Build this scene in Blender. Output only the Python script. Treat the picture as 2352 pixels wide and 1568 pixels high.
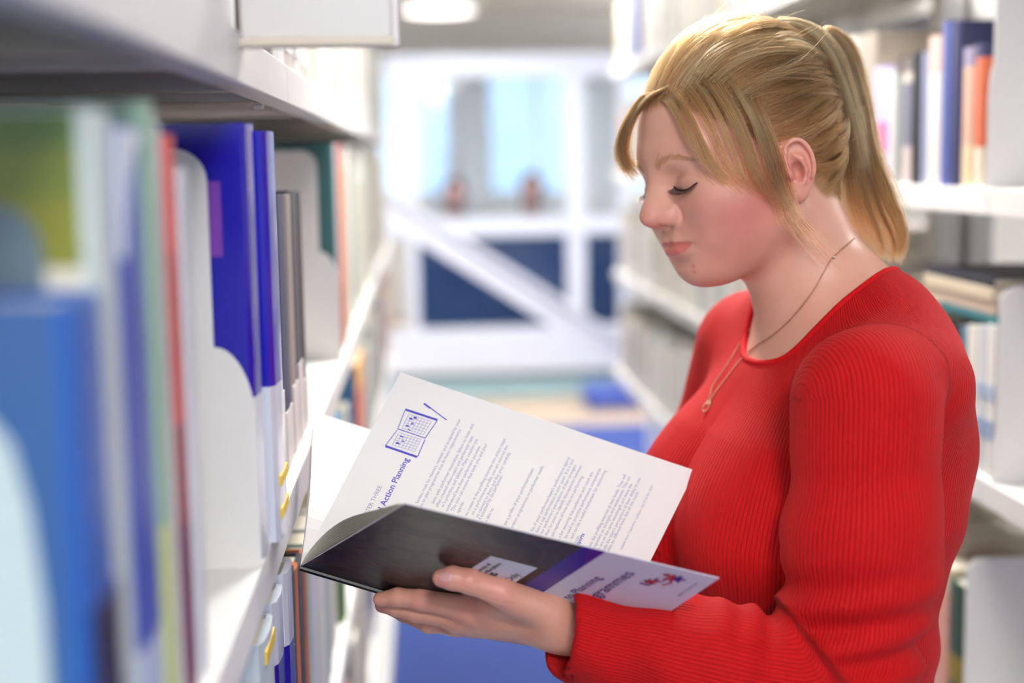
import bpy, bmesh, math, random
import numpy as np
from mathutils import Vector, Matrix

for o in list(bpy.data.objects): bpy.data.objects.remove(o, do_unlink=True)
SC = bpy.context.scene
COL = SC.collection
RNG = np.random.default_rng(7)
random.seed(7)

# ---------------------------------------------------------------- camera
FPX, CX, CY = 3300.0, 1176.0, 784.0
CAM = np.array([0.0, 0.0, 1.5])
_y = np.array([(970 - CX) / FPX, (CY - 370) / FPX, -1.0]); _y /= np.linalg.norm(_y)
_z = np.array([-0.024, 1.0, 0.0]); _z = _z - _y * _z.dot(_y); _z /= np.linalg.norm(_z)
_x = np.cross(_y, _z)
RC = np.array([_x, _y, _z])                       # camera axes -> world
cam_data = bpy.data.cameras.new('camera')
cam_data.sensor_width = 36.0
cam_data.lens = FPX / 2352 * 36.0
cam_data.clip_start = 0.02
cam_data.dof.use_dof = True
cam_data.dof.focus_distance = 1.165
cam_data.dof.aperture_fstop = 2.5
cam = bpy.data.objects.new('camera', cam_data); COL.objects.link(cam)
M4 = Matrix.Identity(4)
for i in range(3):
    for j in range(3): M4[i][j] = RC[i, j]
    M4[i][3] = CAM[i]
cam.matrix_world = M4
SC.camera = cam

# ---------------------------------------------------------------- view, world
SC.view_settings.view_transform = 'Standard'
SC.view_settings.look = 'None'
SC.view_settings.exposure = -0.12
SC.view_settings.gamma = 1.0
SC.view_settings.use_curve_mapping = False
cy = SC.cycles
cy.max_bounces = 5; cy.diffuse_bounces = 2; cy.glossy_bounces = 3; cy.transmission_bounces = 5; cy.transparent_max_bounces = 8
cy.caustics_reflective = False; cy.caustics_refractive = False
cy.use_adaptive_sampling = True; cy.adaptive_threshold = 0.2; cy.adaptive_min_samples = 16
wd = bpy.data.worlds.new('world'); SC.world = wd; wd.use_nodes = True
wd.node_tree.nodes['Background'].inputs[0].default_value = (0.80, 0.90, 1.0, 1)
wd.node_tree.nodes['Background'].inputs[1].default_value = 2.0

def area_light(name, loc, target, sx, sy, power, color=(1, 1, 1), shape='RECTANGLE'):
    ld = bpy.data.lights.new(name, 'AREA'); ld.shape = shape
    ld.size = sx
    if shape == 'RECTANGLE': ld.size_y = sy
    ld.energy = power; ld.color = color
    o = bpy.data.objects.new(name, ld); COL.objects.link(o); o.location = loc
    o.rotation_euler = (Vector(target) - Vector(loc)).to_track_quat('-Z', 'Y').to_euler()
    return o
# fill light added behind the photographer, shining in through an invented opening
area_light('rear_fill', (0.4, -3.45, 1.75), (0.4, 0, 1.55), 4.6, 1.7, 20, (0.95, 0.98, 1.0))

# ---------------------------------------------------------------- helpers
def W(px, py, d):                                  # picture pixel at a depth -> world point
    return RC @ np.array([(px - CX) / FPX * d, (CY - py) / FPX * d, -d]) + CAM
def ray(px, py): return RC @ np.array([(px - CX) / FPX, (CY - py) / FPX, -1.0])

MATS = {}
def srgb(c):
    c = np.asarray(c, float) / 255.0
    return tuple(np.where(c <= 0.04045, c / 12.92, ((c + 0.055) / 1.055) ** 2.4))
def mat(name, color, rough=0.5, spec=0.4, noise=0.0, nscale=20.0, bump=0.0, bscale=200.0, metal=0.0):
    """plain procedural material, colour as 0-255 sRGB with slight mottling"""
    if name in MATS: return MATS[name]
    m = bpy.data.materials.new(name); m.use_nodes = True
    nt = m.node_tree; b = nt.nodes['Principled BSDF']
    col = srgb(color) + (1,)
    b.inputs['Base Color'].default_value = col
    b.inputs['Roughness'].default_value = rough
    b.inputs['Specular IOR Level'].default_value = spec
    b.inputs['Metallic'].default_value = metal
    if noise > 0:
        tc = nt.nodes.new('ShaderNodeTexCoord'); n = nt.nodes.new('ShaderNodeTexNoise')
        n.inputs['Scale'].default_value = nscale; n.inputs['Detail'].default_value = 3
        mx = nt.nodes.new('ShaderNodeMix'); mx.data_type = 'RGBA'; mx.blend_type = 'MULTIPLY'
        mx.inputs['Factor'].default_value = noise
        mx.inputs[6].default_value = col
        nt.links.new(tc.outputs['Object'], n.inputs['Vector'])
        nt.links.new(n.outputs['Fac'], mx.inputs[7]); nt.links.new(mx.outputs[2], b.inputs['Base Color'])
    if bump > 0:
        tc = nt.nodes.new('ShaderNodeTexCoord'); n = nt.nodes.new('ShaderNodeTexNoise')
        n.inputs['Scale'].default_value = bscale
        bp = nt.nodes.new('ShaderNodeBump'); bp.inputs['Strength'].default_value = bump; bp.inputs['Distance'].default_value = 0.001
        nt.links.new(tc.outputs['Object'], n.inputs['Vector']); nt.links.new(n.outputs['Fac'], bp.inputs['Height'])
        nt.links.new(bp.outputs['Normal'], b.inputs['Normal'])
    MATS[name] = m
    return m
def emit_mat(name, color, strength):
    if name in MATS: return MATS[name]
    m = bpy.data.materials.new(name); m.use_nodes = True
    b = m.node_tree.nodes['Principled BSDF']
    b.inputs['Base Color'].default_value = srgb(color) + (1,)
    b.inputs['Emission Color'].default_value = srgb(color) + (1,)
    b.inputs['Emission Strength'].default_value = strength
    MATS[name] = m; return m
def glass_mat(name, tint, rough=0.02, alpha=0.25):
    if name in MATS: return MATS[name]
    m = bpy.data.materials.new(name); m.use_nodes = True
    nt = m.node_tree; out = nt.nodes['Material Output']; nt.nodes.remove(nt.nodes['Principled BSDF'])
    t = nt.nodes.new('ShaderNodeBsdfTransparent'); t.inputs[0].default_value = srgb(tint) + (1,)
    g = nt.nodes.new('ShaderNodeBsdfGlossy'); g.inputs['Roughness'].default_value = rough
    f = nt.nodes.new('ShaderNodeFresnel'); f.inputs[0].default_value = 1.45
    mx = nt.nodes.new('ShaderNodeMixShader')
    nt.links.new(f.outputs[0], mx.inputs[0]); nt.links.new(t.outputs[0], mx.inputs[1]); nt.links.new(g.outputs[0], mx.inputs[2])
    nt.links.new(mx.outputs[0], out.inputs[0])
    MATS[name] = m; return m

def band_mat(bands, rough=0.4, noise=0.0):
    """book cover print: list of (start fraction of the height, colour 0-255)"""
    key = 'cover_' + '_'.join('%d-%d-%d-%d' % (int(s * 100), *c) for s, c in bands) + '_%d' % int(rough * 100)
    if key in MATS: return MATS[key]
    if len(bands) == 1: return mat(key, bands[0][1], rough, 0.4, noise, 30)
    m = bpy.data.materials.new(key[:60]); m.use_nodes = True
    nt = m.node_tree; b = nt.nodes['Principled BSDF']; b.inputs['Roughness'].default_value = rough
    tc = nt.nodes.new('ShaderNodeTexCoord'); sp = nt.nodes.new('ShaderNodeSeparateXYZ')
    cr = nt.nodes.new('ShaderNodeValToRGB'); cr.color_ramp.interpolation = 'CONSTANT'
    el = cr.color_ramp.elements
    while len(el) > 1: el.remove(el[-1])
    for i, (s, c) in enumerate(bands):
        e = el[0] if i == 0 else el.new(s)
        e.position = s; e.color = srgb(c) + (1,)
    nt.links.new(tc.outputs['Generated'], sp.inputs[0]); nt.links.new(sp.outputs['Z'], cr.inputs[0])
    nt.links.new(cr.outputs[0], b.inputs['Base Color'])
    MATS[key] = m; return m

def link(o, parent=None):
    COL.objects.link(o)
    if parent is not None: o.parent = parent
    return o
def mesh_obj(name, verts, faces, material=None, parent=None, smooth=False):
    me = bpy.data.meshes.new(name)
    if isinstance(verts, np.ndarray): verts = verts.tolist()
    me.from_pydata(verts, [], faces if not isinstance(faces, np.ndarray) else faces.tolist())
    if material: me.materials.append(material)
    if smooth: me.polygons.foreach_set('use_smooth', [True] * len(me.polygons))
    me.update()
    return link(bpy.data.objects.new(name, me), parent)
def tag(o, label=None, cat=None, group=None, kind=None):
    if label: o['label'] = label
    if cat: o['category'] = cat
    if group: o['group'] = group
    if kind: o['kind'] = kind
    return o
def empty(name, loc=(0, 0, 0), parent=None):
    o = bpy.data.objects.new(name, None); o.location = loc; o.empty_display_size = 0.05
    return link(o, parent)

class MB:
    """collects simple solids into one mesh"""
    def __init__(s): s.v = []; s.f = []
    def box(s, a, b, c=0.0):
        """axis box from a to b with chamfer c"""
        x0, y0, z0 = [min(p, q) for p, q in zip(a, b)]; x1, y1, z1 = [max(p, q) for p, q in zip(a, b)]
        n = len(s.v)
        if c <= 0:
            s.v += [(x0, y0, z0), (x1, y0, z0), (x1, y1, z0), (x0, y1, z0), (x0, y0, z1), (x1, y0, z1), (x1, y1, z1), (x0, y1, z1)]
            s.f += [tuple(n + i for i in q) for q in ((0, 3, 2, 1), (4, 5, 6, 7), (0, 1, 5, 4), (1, 2, 6, 5), (2, 3, 7, 6), (3, 0, 4, 7))]
            return s
        bm = bmesh.new()
        bmesh.ops.create_cube(bm, size=1.0)
        for v in bm.verts:
            v.co = Vector(((x0 + x1) / 2 + v.co.x * (x1 - x0), (y0 + y1) / 2 + v.co.y * (y1 - y0), (z0 + z1) / 2 + v.co.z * (z1 - z0)))
        bmesh.ops.bevel(bm, geom=bm.edges[:], offset=c, segments=2, affect='EDGES', profile=0.5)
        return s.addbm(bm)
    def addbm(s, bm):
        n = len(s.v); bm.verts.index_update()
        s.v += [tuple(v.co) for v in bm.verts]; s.f += [tuple(n + v.index for v in f.verts) for f in bm.faces]
        bm.free(); return s
    def tube(s, pts, r, seg=10, cap=True):
        pts = [Vector(p) for p in pts]; rs = r if hasattr(r, '__len__') else [r] * len(pts)
        n0 = len(s.v); up = None
        for i, p in enumerate(pts):
            t = (pts[min(i + 1, len(pts) - 1)] - pts[max(i - 1, 0)]).normalized()
            if up is None: up = t.orthogonal().normalized()
            up = (up - t * up.dot(t)).normalized(); w = t.cross(up)
            for k in range(seg):
                a = 2 * math.pi * k / seg
                s.v.append(tuple(p + (up * math.cos(a) + w * math.sin(a)) * rs[i]))
        for i in range(len(pts) - 1):
            for k in range(seg):
                a = n0 + i * seg + k; b = n0 + i * seg + (k + 1) % seg
                s.f.append((a, b, b + seg, a + seg))
        if cap:
            s.f.append(tuple(n0 + k for k in range(seg))[::-1]); s.f.append(tuple(n0 + (len(pts) - 1) * seg + k for k in range(seg)))
        return s
    def lathe(s, prof, center, seg=24, axis=2):
        """prof: list of (radius, height)"""
        n0 = len(s.v); c = Vector(center)
        for r, h in prof:
            for k in range(seg):
                a = 2 * math.pi * k / seg; s.v.append((c.x + r * math.cos(a), c.y + r * math.sin(a), c.z + h))
        for i in range(len(prof) - 1):
            for k in range(seg):
                a = n0 + i * seg + k; b = n0 + i * seg + (k + 1) % seg
                s.f.append((a, b, b + seg, a + seg))
        s.f.append(tuple(n0 + k for k in range(seg))[::-1]); s.f.append(tuple(n0 + (len(prof) - 1) * seg + k for k in range(seg)))
        return s
    def prism(s, poly, axis, a, b):
        """poly: 2-D outline, extruded along axis from a to b"""
        n = len(s.v); m = len(poly)
        for t in (a, b):
            for p, q in poly:
                s.v.append({0: (t, p, q), 1: (p, t, q), 2: (p, q, t)}[axis])
        s.f.append(tuple(range(n, n + m))[::-1]); s.f.append(tuple(range(n + m, n + 2 * m)))
        for i in range(m):
            j = (i + 1) % m; s.f.append((n + i, n + j, n + m + j, n + m + i))
        return s
    def build(s, name, material, parent=None, smooth=False):
        o = mesh_obj(name, s.v, s.f, material, parent, smooth)
        bm = bmesh.new(); bm.from_mesh(o.data); bmesh.ops.recalc_face_normals(bm, faces=bm.faces[:]); bm.to_mesh(o.data); bm.free()
        return o
# ================================================================ the room
M_WHITE = mat('shelf_white', (236, 234, 231), 0.42, 0.4, 0.04, 6)
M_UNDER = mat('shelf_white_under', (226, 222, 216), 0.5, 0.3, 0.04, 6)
M_WALL = mat('wall_paint', (228, 229, 229), 0.8, 0.2, 0.05, 3)
M_CEIL = mat('ceiling_paint', (246, 246, 244), 0.85, 0.2, 0.05, 2)
M_CARPET = mat('carpet_blue', (74, 92, 158), 0.95, 0.05, 0.35, 60, 0.6, 900)
M_TIMBER = mat('pale_floor', (206, 186, 164), 0.5, 0.3, 0.2, 8)
X0, X1, Y0, Y1, ZC = -3.6, 4.6, -3.4, 14.0, 2.9
def st(name, a, b, m): return tag(MB().box(a, b).build(name, m), kind='structure')
st('floor', (X0, Y0, -0.10), (X1, 8.0, 0.0), M_CARPET)
st('floor_pale', (X0, 8.0, -0.10), (X1, Y1, -0.002), M_TIMBER)
st('ceiling', (X0, Y0, ZC), (X1, Y1, ZC + 0.1), M_CEIL)
st('wall_left', (X0 - 0.1, Y0, 0), (X0, Y1, ZC), M_WALL)
st('wall_right', (X1, Y0, 0), (X1 + 0.1, Y1, ZC), M_WALL)
# wall behind the photographer, with a wide opening added for the fill light
wb = MB()
wb.box((X0, Y0 - 0.1, 0), (X1, Y0, 0.9)).box((X0, Y0 - 0.1, 2.6), (X1, Y0, ZC))
wb.box((X0, Y0 - 0.1, 0.9), (-1.9, Y0, 2.6)).box((2.7, Y0 - 0.1, 0.9), (X1, Y0, 2.6))
tag(wb.build('wall_back', M_WALL), kind='structure')
# far wall with two tall window openings onto the daylight
wf = MB()
FW = Y1
wins = [(-0.45, 0.30), (0.62, 1.62), (1.95, 2.95)]
zs0, zs1 = 1.14, 2.42
wf.box((X0, FW, 0), (X1, FW + 0.12, zs0)).box((X0, FW, zs1), (X1, FW + 0.12, ZC))
xe = X0
for a, b in wins + [(X1, X1)]:
    wf.box((xe, FW, zs0), (a, FW + 0.12, zs1)); xe = b
tag(wf.build('wall_far', M_WALL), kind='structure')
M_FRAME = mat('window_frame_white', (232, 236, 240), 0.4)
M_GLASS = glass_mat('window_glass', (235, 244, 250))
for k, (a, b) in enumerate(wins):
    w = MB()
    w.box((a, FW + 0.02, zs0), (a + 0.05, FW + 0.1, zs1)).box((b - 0.05, FW + 0.02, zs0), (b, FW + 0.1, zs1))
    w.box((a + 0.05, FW + 0.02, zs0), (b - 0.05, FW + 0.1, zs0 + 0.05)).box((a + 0.05, FW + 0.02, zs1 - 0.05), (b - 0.05, FW + 0.1, zs1))
    w.box(((a + b) / 2 - 0.02, FW + 0.03, zs0 + 0.05), ((a + b) / 2 + 0.02, FW + 0.09, zs1 - 0.05))
    o = tag(w.build('window_%d' % (k + 1), M_FRAME), kind='structure')
    MB().box((a + 0.05, FW + 0.055, zs0 + 0.05), ((a + b) / 2 - 0.02, FW + 0.06, zs1 - 0.05)).build('pane', M_GLASS, o)
    MB().box(((a + b) / 2 + 0.02, FW + 0.055, zs0 + 0.05), (b - 0.05, FW + 0.06, zs1 - 0.05)).build('pane', M_GLASS, o)

# pendant lamps: shallow white drums, the lamp's own disc light below
M_LAMP = emit_mat('lamp_diffuser', (255, 250, 240), 4.0)
M_LAMPW = mat('lamp_shell', (240, 240, 238), 0.4)
lamp_spots = []
for yy, lab in ((-0.9, 'behind the photographer'), (2.3, 'above the middle of the aisle'), (5.4, 'past the end of the bookcases'), (7.6, 'short of the glass partition'), (9.7, 'before the far windows'), (12.2, 'added out of view to brighten the far wall')):  # last row is added out of view to lift the far wall and ceiling
    for xx, side in ((-2.1, 'beyond the left bookcases'), (0.30, 'over the aisle'), (2.6, 'beyond the right bookcases')):
        if (xx == 0.30 and yy < 12) or (xx != 0.30 and yy in (2.3, 7.6, 12.2)): lamp_spots.append((xx, yy, lab, side))
for xx, yy, lab, side in lamp_spots:
    if yy == 9.7 and xx == 0.30: xx = 0.135
    L = tag(empty('pendant_lamp', (xx, yy, ZC)), 'round white pendant lamp %s, %s' % (side, lab), 'lamp', 'pendant lamps')
    zl = -0.42
    MB().lathe([(0.235, 0.0), (0.25, 0.012), (0.25, 0.075), (0.10, 0.10)], (0, 0, zl), 32).build('shade', M_LAMPW, L)
    MB().lathe([(0.0005, -0.012), (0.20, -0.010), (0.232, -0.001)], (0, 0, zl), 32).build('diffuser', M_LAMP, L)
    MB().tube([(0, 0, zl + 0.09), (0, 0, 0)], 0.008, 8).build('stem', M_LAMPW, L)
    ld = bpy.data.lights.new('lamp_light', 'AREA'); ld.shape = 'DISK'; ld.size = 0.46; ld.energy = 46 if yy < 6 else (44 if yy < 11 else 30); ld.color = (1.0, 0.97, 0.93)
    lo = link(bpy.data.objects.new('lamp_light', ld), L); lo.location = (0, 0, zl - 0.02)
    ud = bpy.data.lights.new('ceiling_fill_light', 'AREA'); ud.shape = 'DISK'; ud.size = 0.40; ud.energy = 30 if yy < 6 else 80; ud.color = (1.0, 0.97, 0.93)  # upward disc added above each shade to brighten the ceiling
    uo = link(bpy.data.objects.new('ceiling_fill_light', ud), L); uo.location = (0, 0, zl + 0.115); uo.rotation_euler = (math.pi, 0, 0)
# ================================================================ bookcases
def shelf_board(parent, x_front, sgn, y0, y1, zbot, depth=0.25, T=0.033, ribs=()):
    """steel shelf: top sheet, front fascia, turned-in lip under the front; sgn=+1 when the front looks to +x"""
    xf = 0.0; xb = -sgn * depth; g = 0.0011
    s = sgn
    m = MB()
    m.box((xf, y0 + g, zbot), (xf - s * 0.0022, y1 - g, zbot + T), 0.0010)           # fascia
    m.box((xf - s * 0.001, y0 + g, zbot + T - 0.002), (xb, y1 - g, zbot + T))        # top sheet
    m.box((xf - s * 0.001, y0 + g, zbot), (xf - s * 0.022, y1 - g, zbot + 0.002))    # lip
    m.box((xb, y0 + g, zbot), (xb + s * 0.002, y1 - g, zbot + T))                    # rear flange
    o = m.build('shelf_board', M_WHITE, parent)
    for yr in ribs:
        MB().box((xf - s * 0.024, yr - 0.011, zbot + 0.006), (xb + s * 0.004, yr + 0.011, zbot + T - 0.002), 0.002).build('stiffening_rib', M_UNDER, o)
    for ye, q in ((y0, 1), (y1, -1)):                                                 # turned-down ends
        MB().box((xf - s * 0.002, ye + q * g, zbot + 0.003), (xb, ye + q * 0.0025, zbot + T - 0.002)).build('end_flange', M_WHITE, o)
    return o
def bookcase(name, label, x_front, sgn, y0, y1, levels, depth=0.25, panel=True, group=None):
    root = tag(empty(name, (x_front, 0, 0)), label, 'bookcase', group)
    L = y1 - y0
    for z in levels:
        shelf_board(root, 0, sgn, y0, y1, z, depth, ribs=(y0 + 0.18 * L, y0 + 0.45 * L, y0 + 0.58 * L, y0 + 0.9 * L))
    top = max(levels) + 0.40
    for ye in (y0, y1 - 0.001):
        MB().box((-sgn * (depth + 0.002), ye, 0), (-sgn * (depth + 0.045), ye + 0.03 * (1 if ye == y0 else -1), top), 0.002).build('upright_post', M_WHITE, root)
    if panel:
        MB().box((-sgn * (depth + 0.010), y0 + 0.032, 0.05), (-sgn * (depth + 0.014), y1 - 0.032, top)).build('back_panel', M_UNDER, root)
    MB().box((-sgn * 0.01, y0 + 0.002, 0), (-sgn * 0.012, y1 - 0.002, 0.07)).build('kick_plate', M_WHITE, root)
    return root
XL, XR = -0.116, 0.700
LZ = [0.12, 0.478, 0.836, 1.194, 1.552, 1.910]
RZ = [0.30, 0.690, 1.055, 1.4217, 1.790]
BL = 0.9
for k, w in enumerate(('beside the photographer', 'holding the big blue volumes', 'with the dark set of volumes', 'third beyond the sign', 'fourth beyond the sign', 'at the far end')):
    y0 = 1.285 + (k - 2) * BL
    if k == 0: continue
    bookcase('bookcase', 'white steel bookcase bay opposite the reader, %s' % w, XL, 1, y0, min(y0 + BL, 4.885), LZ, group='bookcase bays across from the reader')
for k, w in enumerate(('next to the photographer', 'with the tall bookend', 'behind the reader', 'seen past her chin', 'at the far end')):
    y0 = 1.752 + (k - 1) * BL
    bookcase('bookcase', 'white steel bookcase bay at the reader\'s back, %s' % w, XR, -1, y0, min(y0 + BL, 5.3), RZ, panel=False, group='bookcase bays behind the reader')
# flag sign standing out from the shelf edge
sg = tag(empty('shelf_sign', (XL, 0.965, 1.575)), 'white blank flag sign standing out from the upper shelf edge', 'sign')
MB().box((0.0, -0.006, 0.004), (0.099, 0.006, 0.100), 0.003).build('sign_panel', mat('sign_white', (232, 228, 224), 0.35), sg)
MB().box((-0.004, -0.008, 0.0), (0.101, 0.008, 0.006), 0.002).build('sign_channel', mat('sign_channel', (226, 214, 196), 0.4), sg)
MB().box((0.0985, -0.0075, 0.0), (0.1025, 0.0075, 0.104), 0.001).build('sign_edge', mat('sign_edge', (244, 236, 236), 0.3), sg)
# little clip under the joint of the two shelf boards
cl = MB().box((XL - 0.030, 1.2752, 1.5475), (XL - 0.021, 1.2848, 1.5518), 0.0012).build('shelf_clip', M_WHITE)
tag(cl, 'small white clip under the joint of two shelf edges', 'clip')

def bookend(label, x_edge, sgn, y, z, h=0.284, upper=0.026, base=0.14, zs=(0.098, 0.152), up_w=0.11, group=None):
    """sheet steel bookend: broad foot, S-shaped step, narrower head with a round corner"""
    pts = [(0.0, 0.0), (0.0, zs[0] * 0.85)]
    for i in range(11):
        t = i / 10 * math.pi / 2
        pts.append((-upper * (1 - math.cos(t)), zs[0] + (zs[1] - zs[0]) * math.sin(t)))
    R = 0.022
    for i in range(8):
        a = math.pi / 2 * i / 7
        pts.append((-upper - R + R * math.cos(a), h - R + R * math.sin(a)))
    pts += [(-upper - up_w + 0.02, h), (-upper - up_w, h - 0.02), (-upper - up_w, 0.0)]
    root = tag(empty('bookend', (x_edge, y, z)), label, 'bookend', group)
    MB().prism([(sgn * p, q) for p, q in pts], 1, 0.0, 0.0022).build('upright_plate', M_WHITE, root)
    MB().box((0, 0.0022, 0.0), (-sgn * 0.10, 0.10, 0.0012)).build('foot_plate', M_WHITE, root)
    return root
# ================================================================ books on the shelves
M_PAGES = mat('page_edges', (236, 228, 210), 0.9, 0.1, 0.15, 120)
ORD = ['first', 'second', 'third', 'fourth', 'fifth', 'sixth', 'seventh', 'eighth', 'ninth', 'tenth', 'eleventh', 'twelfth', 'thirteenth', 'fourteenth', 'fifteenth', 'sixteenth', 'seventeenth', 'eighteenth', 'nineteenth', 'twentieth']
def ordinal(n):
    if n <= 20: return ORD[n - 1]
    t = {2: 'twenty', 3: 'thirty', 4: 'forty', 5: 'fifty', 6: 'sixty', 7: 'seventy', 8: 'eighty'}[n // 10]
    return (t + '-' + ORD[n % 10 - 1]) if n % 10 else t[:-1] + 'ieth'
def book(label, x, y, z, t, h, D, sgn, cover, face=None, tags=(), rough=0.4, group=None, lean=0.0, flat=None, pages=True):
    """x,y,z: spine foot corner nearest the photographer; sgn=+1: spine looks to +x.
    cover: list of colour bands; face: colour bands of the near board; tags: (z0, z1, colour) stuck on the spine"""
    root = tag(empty('book', (x, y, z)), label, 'book', group)
    b = min(0.0022, t * 0.16); r = min(0.004, t * 0.18)
    outer = [(-D, 0), (-r, 0), (-r * 0.25, t * 0.10), (0.0, t * 0.3), (0.0006, t * 0.5), (0.0, t * 0.7), (-r * 0.25, t * 0.90), (-r, t), (-D, t)]
    inner = [(-D, b), (-0.006, b), (-0.006, b), (-0.006, t * 0.35), (-0.006, t * 0.5), (-0.006, t * 0.65), (-0.006, t - b), (-0.006, t - b), (-D, t - b)]
    v = []; f = []; n = len(outer)
    for zz in (0, h):
        for p, q in outer: v.append((sgn * p, q, zz))
        for p, q in inner: v.append((sgn * p, q, zz))
    for i in range(n - 1):
        f += [(i, i + 1, 2 * n + i + 1, 2 * n + i), (n + i, 3 * n + i, 3 * n + i + 1, n + i + 1), (i, n + i, n + i + 1, i + 1), (2 * n + i, 2 * n + i + 1, 3 * n + i + 1, 3 * n + i)]
    f += [(0, 2 * n, 3 * n, n), (n - 1, 2 * n - 1, 4 * n - 1, 3 * n - 1)]
    c = mesh_obj('cover', v, f, band_mat(cover, rough), root)
    bm = bmesh.new(); bm.from_mesh(c.data); bmesh.ops.remove_doubles(bm, verts=bm.verts[:], dist=1e-6); bmesh.ops.recalc_face_normals(bm, faces=bm.faces[:]); bm.to_mesh(c.data); bm.free()
    if pages:
        MB().box((-sgn * 0.0062, b, 0.003), (-sgn * (D - 0.004), t - b, h - 0.003)).build('page_block', M_PAGES, root)
    if face:
        MB().box((-sgn * (r + 0.002), -0.0004, 0.001), (-sgn * (D - 0.001), 0.0004, h - 0.001)).build('cover_print', band_mat(face, rough), root)
    for z0, z1, colr in tags:
        MB().box((sgn * 0.0009, t * 0.12, z0), (-sgn * 0.002, t * 0.88, z1)).build('spine_label', mat('label_%d_%d_%d' % colr, colr, 0.6), root)
    if lean: root.rotation_euler = (lean, 0, 0)
    return root
def flat_book(label, x, y, z, w, t, D, sgn, cover, group=None):
    """a book lying down, spine to the aisle, w along the aisle"""
    root = tag(empty('book', (x, y, z)), label, 'book', group)
    b = 0.002
    m = MB().box((0, 0, 0), (-sgn * 0.004, w, t), 0.001)
    m.box((-sgn * 0.003, 0, 0), (-sgn * D, w, b)).box((-sgn * 0.003, 0, t - b), (-sgn * D, w, t))
    m.build('cover', band_mat(cover, 0.4), root)
    MB().box((-sgn * 0.0042, 0.003, b), (-sgn * (D - 0.004), w - 0.003, t - b)).build('page_block', M_PAGES, root)
    return root

LT = 1.227; LU = 1.585; LL = 0.869
GM = 'books at eye level across from the reader'
# ---- the explicit near books, in order away from the photographer
fb = book('steel-blue book nearest the lens, with a navy spine patch', -0.1215, 0.500, LT, 0.054, 0.2265, 0.19, 1, [(0, (36, 96, 182))], [(0, (54, 94, 148))], [(0.035, 0.115, (22, 26, 66))], group=GM)
MB().prism([(-0.06, 0.0), (-0.0135, 0.0), (-0.0150, 0.12), (-0.018, 0.155), (-0.023, 0.178), (-0.032, 0.19), (-0.06, 0.195)], 1, -0.0012, -0.0005).build('cover_motif', mat('motif_paleteal', (190, 208, 210), 0.4), fb)
ab = book('tall book with a green cover and pale spine behind the steel-blue one', -0.1250, 0.560, LT, 0.040, 0.295, 0.21, 1, [(0, (206, 218, 216))], [(0, (226, 222, 206)), (0.795, (128, 130, 30)), (0.885, (110, 124, 36)), (0.95, (84, 112, 42))], group=GM)
MB().prism([(-0.060, 0.18), (-0.020, 0.18), (-0.0205, 0.240), (-0.023, 0.250), (-0.029, 0.257), (-0.036, 0.259), (-0.060, 0.259)], 1, -0.0012, -0.0005).build('cover_motif', mat('motif_greyblue', (104, 124, 140), 0.4), ab)
cb = book('blue-spined book with a white curve at its head', -0.1250, 0.602, LT, 0.058, 0.290, 0.20, 1, [(0, (176, 190, 220)), (0.22, (50, 80, 178))], group=GM)
mb = MB()
mb.prism([(0.004, 0.235), (0.010, 0.252), (0.020, 0.268), (0.034, 0.279), (0.050, 0.284), (0.050, 0.2885), (0.004, 0.2885)], 0, -0.002, 0.0011)
mb.build('spine_motif', mat('motif_paleblue', (206, 214, 226), 0.4), cb)
book('thin pale green book beside the blue spine', -0.1230, 0.661, LT, 0.024, 0.302, 0.21, 1, [(0, (186, 196, 140)), (0.35, (150, 180, 160))], group=GM)
book('white book between the pale green and the red spine', -0.1250, 0.686, LT, 0.026, 0.293, 0.2, 1, [(0, (216, 220, 226))], group=GM)
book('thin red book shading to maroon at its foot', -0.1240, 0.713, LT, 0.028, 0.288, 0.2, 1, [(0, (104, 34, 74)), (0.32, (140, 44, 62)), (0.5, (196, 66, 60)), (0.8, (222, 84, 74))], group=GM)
book('white pamphlet volume beside the red spine', -0.1225, 0.7425, LT, 0.030, 0.272, 0.19, 1, [(0, (214, 216, 224))], group=GM)
bookend('white steel bookend in front of the big blue volumes', XL, 1, 0.962, LT)
hb = book('thick glossy blue volume behind the white bookend', -0.1160, 0.968, LT, 0.056, 0.300, 0.22, 1, [(0, (224, 226, 240)), (0.385, (30, 26, 176))], [(0, (224, 226, 240)), (0.385, (28, 24, 168))], rough=0.16, group=GM)
MB().box((-0.030, -0.0012, 0.212), (-0.018, -0.0006, 0.262)).build('cover_motif', mat('motif_purple', (120, 60, 170), 0.4), hb)
book('glossy blue and white volume with two yellow spine stickers', -0.1085, 1.026, LT, 0.064, 0.296, 0.22, 1, [(0, (226, 228, 242)), (0.385, (32, 28, 182))], None, [(0.016, 0.0235, (236, 200, 60)), (0.040, 0.0475, (236, 200, 60))], rough=0.16, group=GM)
y = 1.098
for i, (t, c, w, hh) in enumerate([(0.052, (44, 44, 62), 'navy-black', 0.250), (0.060, (112, 98, 86), 'brown-grey', 0.246), (0.050, (150, 136, 124), 'taupe', 0.247), (0.075, (36, 46, 84), 'dark navy', 0.245), (0.062, (158, 146, 138), 'grey-beige', 0.244), (0.060, (72, 74, 88), 'slate', 0.246), (0.05, (60, 52, 52), 'dark umber', 0.244)]):
    book('%s volume with a white foot label, %s of the dark set' % (w, ORD[i]), -0.1265, y, LT, t, hh, 0.17, 1, [(0, c)], None, [(0.0015, 0.052 + 0.012 * (i % 3), (228, 224, 222))], group='dark set of volumes')
    y += t + 0.0015
bookend('white steel bookend beyond the dark set of volumes', XL - 0.002, 1, 1.988, LT, h=0.290)
y = 1.996
far_main = [(0.035, (60, 110, 112), 'teal'), (0.04, (214, 214, 222), 'white'), (0.05, (150, 40, 60), 'crimson'), (0.085, (200, 76, 44), 'orange-red'), (0.06, (196, 168, 110), 'ochre')]
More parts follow.
